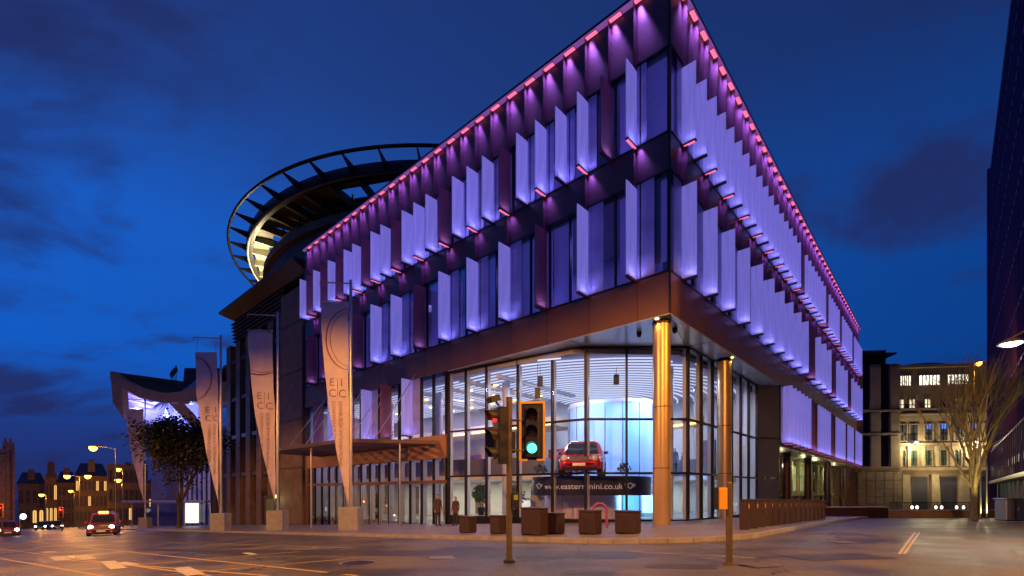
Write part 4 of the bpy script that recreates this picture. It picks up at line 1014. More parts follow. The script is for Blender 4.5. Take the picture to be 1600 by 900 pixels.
# ------------------------------------------------------------------ cars
def build_car(name, label, loc, rz, paint, Lg=4.1, Wd=1.79, Ht=1.56, scale=1.0, taxi=False, lights_on=False, roofcol=None):
    t = thing(name, label, 'taxi' if taxi else 'car', loc, rz); t.scale = (scale,)*3
    w = Wd/2; M_tyre = mat('tyre', (.02, .02, .02), .8); M_glassd = mat('car_glass', (.02, .025, .035), .05, 0, .1, spec=.8); M_chrome = mat('chrome', (.75, .75, .78), .12, 1.0, .03)
    # stations along y: front = -L/2 (faces -Y)
    hb = Ht*(.64 if not taxi else .60)     # belt height
    st = [(-.5, .66, .30, .52, .86), (-.49, .84, .24, .62, .93), (-.455, .95, .22, .70, .97), (-.40, .99, .22, .76, 1.0), (-.28, 1, .22, .86, 1.0), (-.20, 1, .22, .90, 1.0), (0, 1, .22, .93, 1.0), (.25, 1, .22, .95, 1.0), (.40, .99, .22, .96, 1.0), (.47, .95, .24, .94, .96), (.5, .85, .30, .86, .9)]
    mb = MB(); npf = 14
    for (fy, fw, zb, zt, _) in st:
        W_ = w*fw; T = hb*zt/.96
        half = [(W_*.80, zb), (W_*.97, zb+.05), (W_, zb+.22), (W_*.995, T*.72), (W_*.955, T*.90), (W_*.88, T*.985), (W_*.55, T*1.02)]
        ring = half+[(-x, z) for x, z in reversed(half)]
        mb.v += [(x, fy*Lg, z) for x, z in ring]
    for j in range(len(st)-1):
        for i in range(npf): mb.f.append((j*npf+i, j*npf+(i+1) % npf, (j+1)*npf+(i+1) % npf, (j+1)*npf+i))
    mb.f += [tuple(range(npf)), tuple(range((len(st)-1)*npf, len(st)*npf))]
    body = mb.build('body', paint, t, True)
    # cabin
    if taxi: cs = [(-.20, .90, hb*.93), (-.10, .80, Ht*.97), (.0, .82, Ht), (.30, .82, Ht*.99), (.42, .80, Ht*.94), (.47, .86, hb*.95)]
    else: cs = [(-.24, .90, hb*.90), (-.10, .76, Ht*.965), (.0, .77, Ht), (.30, .76, Ht*.985), (.42, .74, Ht*.93), (.48, .86, hb*.95)]
    def ring2(fy, fw, z, off=0):
        W_ = w*fw+off; W0 = w*.93+off
        zz = max(z+off, hb*.9); k = (zz-hb*.9)/(Ht-hb*.9)
        Wt = W0+(W_-W0)*k
        return [(-W0, fy*Lg, hb*.88), (-Wt, fy*Lg, zz-.05*k), (-Wt*.86, fy*Lg, zz), (Wt*.86, fy*Lg, zz), (Wt, fy*Lg, zz-.05*k), (W0, fy*Lg, hb*.88)]
    cb = MB()
    for c in cs: cb.v += ring2(*c)
    for j in range(len(cs)-1):
        for i in range(5): cb.f.append((j*6+i, j*6+i+1, (j+1)*6+i+1, (j+1)*6+i))
    cb.f += [tuple(range(6)), tuple(range((len(cs)-1)*6, len(cs)*6))]
    cbo = cb.build('cabin', paint, t, True)
    if roofcol: MB().bbox(-w*.60, w*.60, -.10*Lg, .41*Lg, Ht-.03, Ht+.025, .02).build('roof', roofcol, t, True)
    # windscreen, side windows, rear window: slightly proud glass
    a, b = cs[0], cs[1]
    def P(fy, x, z, o=(0, 0, 0)): return (x+o[0], fy*Lg+o[1], z+o[2])
    f0, f1 = a[0]+.012, b[0]-.012; z0, z1 = hb*.97, Ht*.93
    y_at = lambda z: a[0]+(b[0]-a[0])*((z-a[2])/(b[2]-a[2]))
    ws = MB().add([P(y_at(z0), -w*.82, z0, (0, -.02, .01)), P(y_at(z0), w*.82, z0, (0, -.02, .01)), P(y_at(z1), w*.68, z1, (0, -.02, .01)), P(y_at(z1), -w*.68, z1, (0, -.02, .01)),
                   P(y_at(z0), -w*.82, z0, (0, .05, 0)), P(y_at(z0), w*.82, z0, (0, .05, 0)), P(y_at(z1), w*.68, z1, (0, .05, 0)), P(y_at(z1), -w*.68, z1, (0, .05, 0))], [(0, 1, 2, 3), (4, 5, 6, 7), (0, 1, 5, 4), (1, 2, 6, 5), (2, 3, 7, 6), (3, 0, 4, 7)])
    wso = ws.build('windscreen', M_glassd, t)
    for sx in (-.3, .25): MB().beam((sx, y_at(z0)*Lg-.04, z0+.02), (sx+.35, (y_at(z0)*.55+y_at(z1)*.45)*Lg-.04, z0*.6+z1*.4+.02), .02, .02).build('wiper', M_black, wso)
    for s in (-1, 1):
        for (ya, yb) in ((-.13, .08), (.10, .26), (.28, .38)):
            z2 = hb*.98; z3 = Ht*.925
            def sx(z): k = (z-hb*.88)/(Ht*.97-hb*.88); return s*(w*.93+(w*.765-w*.93)*k+.012)
            ya2 = ya+.05 if ya < 0 else ya
            MB().add([(sx(z2), ya*Lg, z2), (sx(z2), yb*Lg, z2), (sx(z3), yb*Lg, z3), (sx(z3), ya2*Lg, z3), (sx(z2)-s*.04, ya*Lg, z2), (sx(z2)-s*.04, yb*Lg, z2), (sx(z3)-s*.04, yb*Lg, z3), (sx(z3)-s*.04, ya2*Lg, z3)],
                     [(0, 1, 2, 3), (4, 5, 6, 7), (0, 1, 5, 4), (1, 2, 6, 5), (2, 3, 7, 6), (3, 0, 4, 7)]).build('side_window', M_glassd, t)
        mo = MB().bbox(s*w*1.02-.0, s*w*1.02+s*.20, -.17*Lg-.05, -.17*Lg+.06, hb*.96, hb*.96+.15, .03) if s > 0 else MB().bbox(s*w*1.02-.20, s*w*1.02, -.17*Lg-.05, -.17*Lg+.06, hb*.96, hb*.96+.15, .03)
        mo.build('wing_mirror', M_chrome if not taxi else paint, t)
        # headlights
        hx = s*w*.70; yh = -.472*Lg
        Rm_ = Matrix.Translation((hx, yh, hb*.71)) @ Matrix.Rotation(PI/2-.15, 4, 'X') @ Matrix.Rotation(0, 4, 'Z')
        hl = MB().lathe((0, 0, 0), [(.001, .13), (.08, .12), (.12, .09), (.135, .05), (.14, -.08)], 18, M=Rm_ @ Matrix.Scale(1.0 if not taxi else .8, 4))
        ho = hl.build('headlight', emitter('headlamp_on', (1, .93, .8), 9) if lights_on else mat('headlamp_glass', (.75, .78, .8), .08, .3, .05), t, True)
        MB().lathe((0, 0, 0), [(.14, .02), (.165, .05), (.165, -.05), (.14, -.05)], 18, M=Rm_).build('rim', M_chrome, ho, True)
        MB().cyl((hx*1.0, -.492*Lg, .40), (hx*1.0, -.497*Lg-.03, .40), .06, n=12).build('fog_light', M_chrome, t)
        for yy in (-.31, .31):
            cx_ = s*(w-.10); c0 = Vector((cx_-s*.10, yy*Lg, .32)); c1 = Vector((cx_+s*.115, yy*Lg, .32))
            wh = MB().cyl(c0, c1, .32, n=24).build('wheel', M_tyre, t, True)
            rim = MB()
            for k in range(10):
                a_ = 2*PI*k/10; rim.beam(c1+Vector((s*.005, 0, 0)), c1+Vector((s*.005, .2*math.cos(a_), .2*math.sin(a_))), .03, .03, up=Vector((1, 0, 0)))
            rim.cyl(c1, c1+Vector((s*.012, 0, 0)), .22, n=20); rim.build('rim', M_chrome, wh)
            arch = MB(); n = 14
            for i in range(n+1):
                a_ = PI*i/n
                for R_, xo in ((.36, .02), (.43, .02), (.43, -.05), (.36, -.05)): arch.v.append((s*(w+xo*1.0), yy*Lg+R_*math.cos(a_), .32+R_*math.sin(a_)))
            for i in range(n):
                q = i*4; arch.f += [(q+j, q+(j+1) % 4, q+4+(j+1) % 4, q+4+j) for j in range(4)]
            arch.build('wheel_arch', M_black, t)
        MB().box(s*w*.5-.0, s*w*.5+.03, -.09*Lg, .33*Lg, Ht+.02, Ht+.05).build('roof_rail', M_chrome, t) if not taxi else None
    # grille, bumper, plate
    yf = -.502*Lg
    gl = MB(); gl.bbox(-.40, .40, yf-.015, yf+.05, hb*.60, hb*.78, .01); go = gl.build('grille', M_black, t)
    for k in range(4): MB().box(-.40+.01*k, .40-.01*k, yf-.035, yf-.017, hb*.615+k*.042, hb*.63+k*.042).build('grille_bar', mat('grille_metal', (.45, .45, .46), .4, .5, .05), go)
    MB().bbox(-w*.80, w*.80, yf-.02, yf+.15, .24, .36, .02).build('lower_bumper', M_black, t)
    MB().box(-.26, .26, yf-.045, yf-.02, .40, .51).build('number_plate', M_white, t)
    MB().cyl((0, yf+.02, hb*.80), (0, yf-.025, hb*.80), .05, n=14).build('badge', M_chrome, t)
    if taxi:
        MB().bbox(-.30, .30, -.13*Lg, -.09*Lg+.05, Ht*.99, Ht+.15, .03).build('roof_sign', emitter('taxi_sign', (1, .55, .1), 4), t)
    return t
M_redcar = mat('red_paint', (.50, .012, .015), .22, .15, .05, 3, coat=.6)
M_taxi = mat('taxi_paint', (.32, .04, .05), .25, .1, .05, 3, coat=.5); M_taxir = mat('taxi_roof', (.10, .07, .14), .25, .1, .05, coat=.5)
px = at(163, 770, 38)
build_car('taxi', 'red cab coming up the road with its headlights and roof sign lit', (px.x, px.y, G(px.x, px.y)), .62, M_taxi, 4.4, 1.75, 1.75, 1.0, True, True, M_taxir)
px = at(8, 770, 47)
build_car('parked_car', 'red car half cut by the left edge of the photo', (px.x, px.y, G(px.x, px.y)), .9, M_redcar, 4.2, 1.75, 1.5, 1.0, False, True)
# platform in the lobby
PLr, PLl = 4.75, 6.5
pc0 = F(PLr, PLl)
pf = thing('display_platform', 'round raised platform with a dark printed edge carrying the red car', 'platform', (pc0.x, pc0.y, FL), 0)
ZP = .86
MB().cyl((0, 0, ZP-FL-.12), (0, 0, ZP-FL), 2.95, n=64).build('platform_top', M_white, pf)
band = MB().lathe((0, 0, 0), [(2.96, ZP-FL-1.0), (3.0, ZP-FL+.03), (2.93, ZP-FL+.03), (2.90, ZP-FL-1.0), (2.96, ZP-FL-1.0)], 72).build('printed_band', mat('charcoal_band', (.03, .026, .04), .35, 0, .1), pf, True)
MB().cyl((0, 0, 0), (0, 0, ZP-FL-.13), 1.5, n=40).build('support_drum', mat('pink_lit_drum', (.75, .62, .78), .5, 0, .05), pf, True)
for k in range(9):
    a = -PI/2+(k-4)*.35; MB().cyl((2.75*math.cos(a), 2.75*math.sin(a), ZP-FL), (2.75*math.cos(a), 2.75*math.sin(a), ZP-FL+.30), .012, n=6).build('rope_post', M_steel, pf)
def wrap_text(s, a0, z, size, m, name, bold=0):
    v, f = text_verts(s, size, 1.0, bold); R_ = 3.012
    wd = max(p.x for p in v); vs = [(R_*math.cos(a0+(p.x-wd/2)/R_), R_*math.sin(a0+(p.x-wd/2)/R_), z+p.y) for p in v]
    MB().add(vs, f).build(name, m, band)
M_print = mat('pale_print', (.75, .75, .78), .6, 0, .02, emit=(.7, .7, .8), estr=.15)
afr = math.atan2(-pc0.y, -pc0.x)
wrap_text('www.easternmini.co.uk', afr-.12, ZP-FL-.66, .42, M_print, 'lettering')
for a0 in (afr-.95, afr+.68):
    # winged roundel
    vs, fs = [], []
    def ring_(r0, r1, n=20):
        o = len(vs)
        for i in range(n):
            t_ = 2*PI*i/n
            for r in (r0, r1): vs.append((r*math.cos(t_), r*math.sin(t_)))
        for i in range(n): q = o+2*i; q2 = o+2*((i+1) % n); fs.append((q, q+1, q2+1, q2))
    ring_(.12, .155)
    for s in (-1, 1):
        for k in range(3):
            o = len(vs); y0 = .06-k*.055; vs += [(s*.17, y0), (s*(.34-.03*k), y0), (s*(.34-.03*k), y0+.028), (s*.17, y0+.028)]; fs.append((o, o+1, o+2, o+3))
    R_ = 3.012; MB().add([(R_*math.cos(a0+x/R_), R_*math.sin(a0+x/R_), ZP-FL-.48+y) for x, y in vs], fs).build('wing_emblem', M_print, band)
cr_ = F(3.9, 5.4)
cr_ = at(915, 770, 25.9)
build_car('display_car', 'glossy red compact car with pale roof shown on the lobby platform', (cr_.x, cr_.y+.7, ZP+.01), -.24, M_redcar, 4.1, 1.79, 1.56, 1.24, False, False, mat('white_roof_paint', (.7, .7, .72), .2, .1, .03, coat=.5))
sp_ = light('SPOT', 'car_spotlight', (cr_.x+.5-CX*0, cr_.y-.8, 6.4), 650, (1, .97, .95), None, spot=.9, target=(cr_.x, cr_.y, 1.2), r=.08)
pf.scale = (1.14, .96, 1); pf.location.x -= .35; pf.rotation_euler.z = .0
# plants
def leafy(name, label, cat, loc, h, rad, n, leafm, pot=True, seed=1, z0=.6, size=.10, group=None):
    rnd = random.Random(seed); t = thing(name, label, cat, loc, rnd.random()*3, group)
    if pot: MB().lathe((0, 0, 0), [(.001, 0), (.20, 0), (.27, .5), (.24, .5), (.22, .42), (.001, .42)], 16).build('pot', M_sig, t, True)
    st_ = MB(); lf = MB()
    for k in range(7):
        a = rnd.random()*6.28; q = Vector((0, 0, .4)); dr = Vector((math.cos(a)*.3, math.sin(a)*.3, 1)).normalized()
        e = q+dr*(h*(.5+.4*rnd.random())); st_.cyl(q, e, .015, .006, 5)
    for k in range(n):
        while True:
            p = Vector((rnd.uniform(-1, 1), rnd.uniform(-1, 1), rnd.uniform(-1, 1)))
            if .15 < p.length < 1: break
        c = Vector((p.x*rad, p.y*rad, z0+(h-z0)*(p.z*.5+.5)))
        nn = Vector((rnd.gauss(0, 1), rnd.gauss(0, 1), rnd.gauss(0, 1))).normalized(); tt = nn.orthogonal().normalized(); bb = nn.cross(tt); s_ = size*rnd.uniform(.6, 1.4)
        lf.quad(c-tt*s_, c+bb*s_*.4, c+tt*s_, c-bb*s_*.4)
    st_.build('stem', mat('bark', (.12, .08, .05), .85, 0, .3, 6, .3), t); lf.build('foliage', leafm, t)
    return t
M_leaf = mat('leaf_green', (.05, .12, .035), .55, 0, .45, 3)
for (u, d, nm) in ((752, 30.5, 'bushy green potted plant behind the lobby glass left of the signal'), (590, 37.5, 'potted green plant inside the entrance doors'), (806, 28, 'thin potted plant just behind the traffic signal pole')):
    p = at(u, 770, d); leafy('potted_plant', nm, 'plant', (p.x, p.y, -2.0 if u < 700 else FL), 2.0 if u != 806 else 1.7, .62, 500 if u != 806 else 200, M_leaf, True, u, .75, .11, 'potted plants in the lobby')
for k, (u, y) in enumerate(((905, 0), (975, 0), (845, 0))):
    p = at(u, 770, 25.6+(k == 2)*1.3); leafy('orchid', ['small dark leafed plant at the foot of the display car', 'dark palm like plant on the right of the platform', 'small plant on the left of the platform'][k], 'plant', (p.x, p.y, ZP+.01-.0), .72, .38, 110, mat('dark_leaf', (.03, .05, .035), .5, 0, .4, 3), False, k+3, .15, .10)
# hanging loudspeakers and projector
for (u, y, d, lb) in ((844, 597, 26.5, 'upper black loudspeaker hung from the lobby ceiling'), (840, 615, 26.0, 'lower black loudspeaker hung below another'), (963, 594, 26.5, 'black spotlight housing hung before the blue drum')):
    p = at(u, y, d); t = thing('hanging_speaker', lb, 'speaker', (p.x, p.y, p.z-.25))
    MB().bbox(-.14, .14, -.12, .12, 0, .55, .02).build('cabinet', M_black, t); MB().cyl((0, 0, .55), (0, 0, 7.0-p.z+.25), .012, n=6).build('rod', M_black, t)
    MB().box(-.11, .11, -.128, -.122, .05, .5).build('grille', M_sig, t)

# ------------------------------------------------------------------ people
SK = mat('skin', (.45, .27, .2), .55, 0, .05)
def person(label, loc, rz, h, coat, trousers, hair, bald=False, arms='down', group=None):
    t = thing('person', label, 'person', loc, rz, group); s = h/1.75
    J = {}; V = []; Ed = []; Rr = []
    def v(x, y, z, r, r2=None): V.append((x*s, y*s, z*s)); Rr.append((r*s, (r2 or r)*s)); return len(V)-1
    def e(*ids):
        for a, b in zip(ids, ids[1:]): Ed.append((a, b))
    pel = v(0, 0, .95, .155, .11); wa = v(0, 0, 1.10, .135, .10); ch = v(0, .01, 1.30, .165, .115); nb_ = v(0, 0, 1.44, .09, .075); nk = v(0, -.005, 1.50, .052); h1 = v(0, -.02, 1.58, .075, .085); h2 = v(0, -.01, 1.67, .082, .098); h3 = v(0, 0, 1.73, .055, .065)
    e(pel, wa, ch, nb_, nk, h1, h2, h3)
    for sx in (-1, 1):
        hp_ = v(sx*.09, 0, .86, .095); kn = v(sx*.10, -.02, .48, .06); an = v(sx*.105, .02, .09, .042); he = v(sx*.105, .04, .04, .04); to = v(sx*.125, -.16, .03, .032, .04); e(pel, hp_, kn, an, he); e(an, to)
        sh_ = v(sx*.185, 0, 1.40, .062); el = v(sx*.235, .02, 1.13, .045)
        if arms == 'fold': wr = v(sx*.06, -.20, 1.14, .032); hd = v(-sx*.02, -.21, 1.16, .035, .02); dirv = (-sx*.05, 0, .0)
        else: wr = v(sx*.25, -.06, .88, .030); hd = v(sx*.25, -.08, .81, .036, .018); dirv = (0, -.012, -.055)
        e(nb_, sh_, el, wr, hd)
        for k in range(4):
            f1 = v(V[hd][0]/s+dirv[0]*.9+(0 if arms == 'fold' else 0), V[hd][1]/s-.024+k*.016, V[hd][2]/s+dirv[2]*.7, .009); f2 = v(V[f1][0]/s+dirv[0]*.6-sx*.004, V[f1][1]/s-.004, V[f1][2]/s+dirv[2]*(.6+.12*(k in (1, 2))), .008); e(hd, f1, f2)
        th = v(V[hd][0]/s-sx*.015, V[hd][1]/s-.045, V[hd][2]/s-.01, .010); th2 = v(V[th][0]/s, V[th][1]/s-.01, V[th][2]/s-.035, .009); e(hd, th, th2)
    me = bpy.data.meshes.new('body'); me.from_pydata(V, Ed, []); o = bpy.data.objects.new('body', me); COL.objects.link(o)
    o.modifiers.new('s', 'SKIN'); 
    for i, sv in enumerate(me.skin_vertices[0].data): sv.radius = Rr[i]; sv.use_root = (i == 0)
    sb = o.modifiers.new('u', 'SUBSURF'); sb.levels = 2; sb.render_levels = 2
    bpy.context.view_layer.update(); dg = bpy.context.evaluated_depsgraph_get(); m2 = bpy.data.meshes.new_from_object(o.evaluated_get(dg))
    bpy.data.objects.remove(o); 
    m2.materials.clear()
    for m in (coat, trousers, SK, hair, M_sig): m2.materials.append(m)
    for p in m2.polygons:
        c = p.center/s; p.use_smooth = True
        handz = (abs(c.x) > .2 and c.z < .89) if arms != 'fold' else (c.y < -.17 and 1.05 < c.z < 1.25 and abs(c.x) < .07)
        if c.z > 1.50: p.material_index = 3 if ((c.z > 1.68 or c.y > .03) and not bald) else 2
        elif handz: p.material_index = 2
        elif c.z < .09: p.material_index = 4
        elif c.z < .84: p.material_index = 1
        else: p.material_index = 0
    b = link('body', m2, t)
    # coat skirt and face
    MB().lathe((0, 0, 0), [(.17*s, .74*s), (.175*s, .86*s), (.165*s, 1.0*s), (.15*s, 1.12*s)], 20).xf(Matrix.Scale(.75, 4, (0, 1, 0))).build('coat', coat, t, True)
    for sx in (-1, 1): MB().lathe((sx*.03*s, -.097*s, 1.63*s), [(.001, -.011*s), (.011*s, 0), (.001, .011*s)], 8).build('eye', M_sig, t); MB().lathe((sx*.088*s, 0, 1.60*s), [(.001, 0), (.014*s, .03*s), (.001, .06*s)], 8).build('ear', SK, t)
    MB().add([(-.014*s, -.10*s, 1.58*s), (.014*s, -.10*s, 1.58*s), (0, -.10*s, 1.63*s), (0, -.128*s, 1.585*s)], [(0, 1, 2), (0, 1, 3), (1, 2, 3), (2, 0, 3)]).build('nose', SK, t)
    return t
CB = mat('brown_coat', (.07, .035, .03), .8, 0, .2); CG = mat('grey_suit', (.10, .10, .13), .8, 0, .2); TR_ = mat('dark_trousers', (.03, .028, .035), .8, 0, .2); HR = mat('dark_hair', (.025, .018, .015), .6, 0, .3)
for (u, d, hh, rz, lb) in ((684, 26.5, 1.80, .5, 'taller dark coated person standing outside the lobby glass, left of a pair'), (712, 25.6, 1.62, -.9, 'shorter dark coated person standing outside the glass, right of a pair')):
    p = at(u, 770, d); person(lb, (p.x, p.y, G(p.x, p.y)+.118), rz+PI*.1, hh, CB, TR_, HR)
p = at(1054, 770, 30.5); person('bald person in a dark grey suit standing upstairs behind the corner glass', (p.x, p.y, 1.12), .2, 1.8, CG, TR_, HR, True)
# pictures upstairs on the right
for k, (u, d) in enumerate(((1103, 31.5), (1158, 37.5), (1170, 38.5))):
    p = at(u, 770, d); t = thing('picture_panel', ['dark printed panel upstairs behind the glass left of the second column', 'dark printed panel upstairs right of the second column', 'narrow printed panel nearest the metal end wall'][k], 'picture', (p.x, p.y, 1.12), ANG-PI/2)
    MB().box(-.6, .6, 0, .06, .4, 2.3).build('panel', mat('blue_print', (.16, .14, .34), .5, 0, .7, 3), t); MB().box(-.64, .64, .061, .09, .0, 2.34).build('frame', M_black, t)
# reception desk, screens and visitors in the lobby
p = F(5.6, 12.6); t = thing('reception_desk', 'pale reception desk below the upper floor behind the left lobby glass', 'desk', (p.x, p.y, FL), ANG+PI/2)
MB().bbox(-1.6, 1.6, -.35, .35, .06, 1.0, .03).build('counter', M_white, t); MB().bbox(-1.7, 1.7, -.42, .42, 1.005, 1.06, .02).build('worktop', M_black, t); MB().box(-1.55, 1.55, -.3, .3, 0, .06).build('foot', M_black, t)
for k, (r, l, lb) in enumerate(((3.2, 9.8, 'lit white display stand left of the platform'), (6.9, 4.4, 'lit white display stand right of the platform, before the drum'))):
    p = F(r, l); t = thing('display_stand', lb, 'display stand', (p.x, p.y, FL), ANG+PI/4*3)
    MB().bbox(-.35, .35, -.05, .05, .25, 1.9, .02).build('panel', M_white, t); MB().box(-.28, .28, -.06, -.052, .9, 1.8).build('screen', emitter('screen_light', (.65, .8, 1.0), 1.6), t); MB().bbox(-.3, .3, -.25, .25, 0, .25, .02).build('foot', M_steel, t)
for k, (r, l, rz, hh, lb) in enumerate(((2.1, 17.2, 2.0, 1.75, 'person in dark clothes standing upstairs behind the entrance side windows'), (13.4, 5.0, 1.0, 1.7, 'person in dark clothes upstairs behind the glass right of the round corner column'), (3.4, 11.8, .2, 1.72, 'person in a grey jacket near the reception desk on the lobby ground floor'))):
    p = F(r, l); person(lb, (p.x, p.y, 1.12 if k < 2 else FL), rz, hh, CG if k else CB, TR_, HR)
# sofas upstairs
for k, (r, l) in enumerate(((3.2, 13), (3.0, 15.2))):
    p = F(r+.6, l); t = thing('sofa', ['cream sofa upstairs behind the left lobby glass, nearer one', 'cream sofa upstairs behind the left lobby glass, farther one'][k], 'sofa', (p.x, p.y, 1.12), ANG+PI/2)
    c = mat('cream_fabric', (.62, .58, .42), .8, 0, .06)
    MB().bbox(-.9, .9, -.4, .4, .12, .45, .05).build('seat', c, t); MB().bbox(-.9, .9, .28, .45, .46, .95, .05).build('backrest', c, t)
    for s in (-1, 1): MB().bbox(s*.98-.075, s*.98+.075, -.4, .45, .1, .68, .04).build('armrest', c, t)
    for a in (-.8, .8):
        for b in (-.3, .3): MB().cyl((a, b, 0), (a, b, .12), .03, n=6).build('leg', M_black, t)

# ------------------------------------------------------------------ street lamps
SOD = (1.0, .40, .06)
M_sod = emitter('sodium_lens', (1.0, .40, .05), 9)
M_lpole = mat('lamp_post', (.16, .15, .13), .5, .5, .15, 4)
def street_lamp(u, y, d, arms, label, e=900, g0=None, xy=None, zl=None, lens=1.0, hgt=None):
    lens *= 1.25
    """arms: list of (dx, dy) world vectors to the heads; (u,y) = the post top in the picture"""
    if xy: x, yy = xy
    else: q = at(u, y, d); x, yy = q.x, q.y; zl = q.z
    gg = G(x, yy)+(.12 if g0 is None else g0)
    if hgt: zl = gg+hgt
    t = thing('street_lamp', label, 'street lamp', (x, yy, gg), 0, 'orange street lamps'); h = zl-gg
    MB().cyl((0, 0, 0), (0, 0, 1.3), .11, .10, 12).cyl((0, 0, 1.3), (0, 0, h), .07, .045, 12).build('post', M_lpole, t, True)
    for (dx, dy) in arms:
        n = Vector((dx, dy, 0)).normalized()
        MB().tube([Vector((0, 0, h-.15)), Vector((dx*.4, dy*.4, h+.05)), Vector((dx, dy, h+.1))], .03, 8).build('arm', M_lpole, t)
        hd = MB().beam(Vector((dx, dy, h+.1))-n*.05, Vector((dx, dy, h+.12))+n*.65, .26, .12).build('lamp_head', M_lpole, t)
        c = Vector((dx, dy, h+.0))+n*.32
        MB().lathe(tuple(c), [(.001, -.16*lens), (.09*lens, -.13*lens), (.15*lens, -.04*lens), (.15*lens, .04*lens)], 12).build('lens', M_sod, hd, True)
        light('SPOT' if xy else 'POINT', 'lamp_light', (c.x, c.y, c.z-.18-.18*lens), e if xy else e*(.55 if d > 85 else .30), SOD, t, rot=(0, 0, 0), spot=3.02, blend=.15, r=.15)
    return t
street_lamp(181, 700, 45, [(-1.5, -.3)], 'tallest lit orange lamp, single arm, left of the smallest banner', 3000, lens=1.7)
street_lamp(124, 744, 75, [(-1.6, 0), (1.0, 0)], 'double armed lit orange lamp post in front of the far buildings', 4500, lens=2.2)
street_lamp(192, 733, 75, [(-.4, 0)], 'upper of two small orange lamps beside the tall lamp post', 2500, lens=2.0)
street_lamp(191, 750, 92, [(-.5, 0)], 'lower of two small orange lamps beside the tall lamp post', 2500, lens=2.6)
street_lamp(116, 767, 110, [(-.5, 0)], 'distant small orange lamp just left of the double armed post', 3500, lens=2.2)
street_lamp(72, 773, 106, [(-.7, 0)], 'distant orange lamp lighting the arched church windows', 4500, lens=2.4)
# lamps on the near side of the junction, the ones that light the foreground
street_lamp(0, 0, 0, [(1.4, 1.2)], 'orange lamp on the near pavement left of the camera', 12500, xy=(-15, 7), hgt=12.8)
street_lamp(0, 0, 0, [(.4, 1.6)], 'orange lamp on the near pavement behind the camera', 17000, xy=(4, -4), hgt=13.2)
street_lamp(0, 0, 0, [(-1.2, 1.2)], 'orange lamp on the near pavement right of the camera', 12000, xy=(20, 5), hgt=12.8)
street_lamp(0, 0, 0, [(1.4, .8)], 'orange lamp farther down the near pavement to the left', 10000, xy=(-38, 24), hgt=12)
# white lamp at the right edge
q = at(1580, 537, 15)
t = thing('wall_lantern', 'white lit lamp reaching in from the right edge on a curved arm', 'lamp', (q.x+1.6, q.y, G(q.x+1.6, q.y)), 0)
h = q.z-t.location.z
MB().cyl((0, 0, 0), (0, 0, h+.5), .07, .05, 12).build('post', M_lpole, t, True)
MB().tube([Vector((0, 0, h+.4)), Vector((-.5, 0, h+.42)), Vector((-1.2, 0, h+.38)), Vector((-1.6, 0, h+.17))], .035, 8).build('arm', M_lpole, t)
o = MB().lathe((-1.6, 0, h), [(.33, -.01), (.34, .02), (.22, .10), (.08, .17), (.001, .19)], 24).build('lamp_shade', M_lpole, t, True)
MB().lathe((-1.6, 0, h), [(.001, -.09), (.16, -.07), (.27, -.005), (.27, .0)], 20).build('lens', emitter('white_lens', (1, .88, .66), 14), o, True)
light('SPOT', 'lamp_light', (-1.6, 0, h-.15), 900, (1, .86, .65), t, rot=(0, 0, 0), spot=2.6, r=.15)
# lamp behind the bare tree
street_lamp(1522, 572, 34, [(-.2, -.4)], 'lit orange lamp standing behind the bare tree', 1300, lens=.9)
# ------------------------------------------------------------------ trees
def branch_tree(name, label, loc, h, seed, levels=5, spread=.5, barkm=None, n0=5, trunk_h=.18, r0=.16, leaves=0, leafm=None, crown=None, up=.25, fork=(2, 3), wid=1.0):
    rnd = random.Random(seed); t = thing(name, label, 'tree', loc, 0)
    tr = MB(); br = MB(); tips = []
    th = h*trunk_h
    tr.cyl((0, 0, -.1), (0, 0, .3), r0*1.4, r0*1.05, 12).cyl((0, 0, .3), (0, 0, th), r0*1.05, r0*.85, 12)
    def grow(p, d, L, r, lv):
        n = 3; q = p
        for k in range(n):
            d = (d+Vector((rnd.gauss(0, .10), rnd.gauss(0, .10), rnd.gauss(0, .05)+.03*up))).normalized()
            q2 = q+d*L/n; r2 = r*(1-.28*(k+1)/n)
            br.cyl(q, q2, r*(1-.28*k/n), r2, 5 if lv < 2 else 3, cap=False); q = q2
            if lv >= 2 and lv < levels and rnd.random() < .75:
                dd = (d+Vector((rnd.gauss(0, .5), rnd.gauss(0, .5), rnd.gauss(0, .25)))).normalized(); br.cyl(q, q+dd*L*.5, r2*.45, r2*.2, 3, cap=False); tips.append(q+dd*L*.4)
        tips.append(q)
        if lv < levels:
            for k in range(rnd.randint(*fork)):
                ax = Vector((rnd.gauss(0, 1), rnd.gauss(0, 1), rnd.gauss(0, .35))).normalized()
                dd = (d+ax*spread*.75+Vector((0, 0, up*.5))).normalized(); grow(q, dd, L*rnd.uniform(.66, .86), r*.62, lv+1)
    for k in range(n0):
        a = 2*PI*k/n0+rnd.random()*.6; dd = Vector((math.cos(a)*spread*wid, math.sin(a)*spread*wid, 1)).normalized()
        grow(Vector((0, 0, th*rnd.uniform(.6, 1.0))), dd, h*.23, r0*.5, 1)
    tr.build('trunk', barkm, t, True)
    if not leaves: br.build('crown', barkm, t)
    else:
        br.build('branches', barkm, t); lf = MB()
        for k in range(leaves):
            c = rnd.choice(tips)+Vector((rnd.gauss(0, 1), rnd.gauss(0, 1), rnd.gauss(0, 1)))*h*.035
            nn = Vector((rnd.gauss(0, 1), rnd.gauss(0, 1), rnd.gauss(0, 1))).normalized(); tt = nn.orthogonal().normalized(); bb = nn.cross(tt); s_ = rnd.uniform(.09, .2)
            lf.quad(c-tt*s_, c+bb*s_*.55, c+tt*s_, c-bb*s_*.55)
        lf.build('crown', leafm, t)
    return t
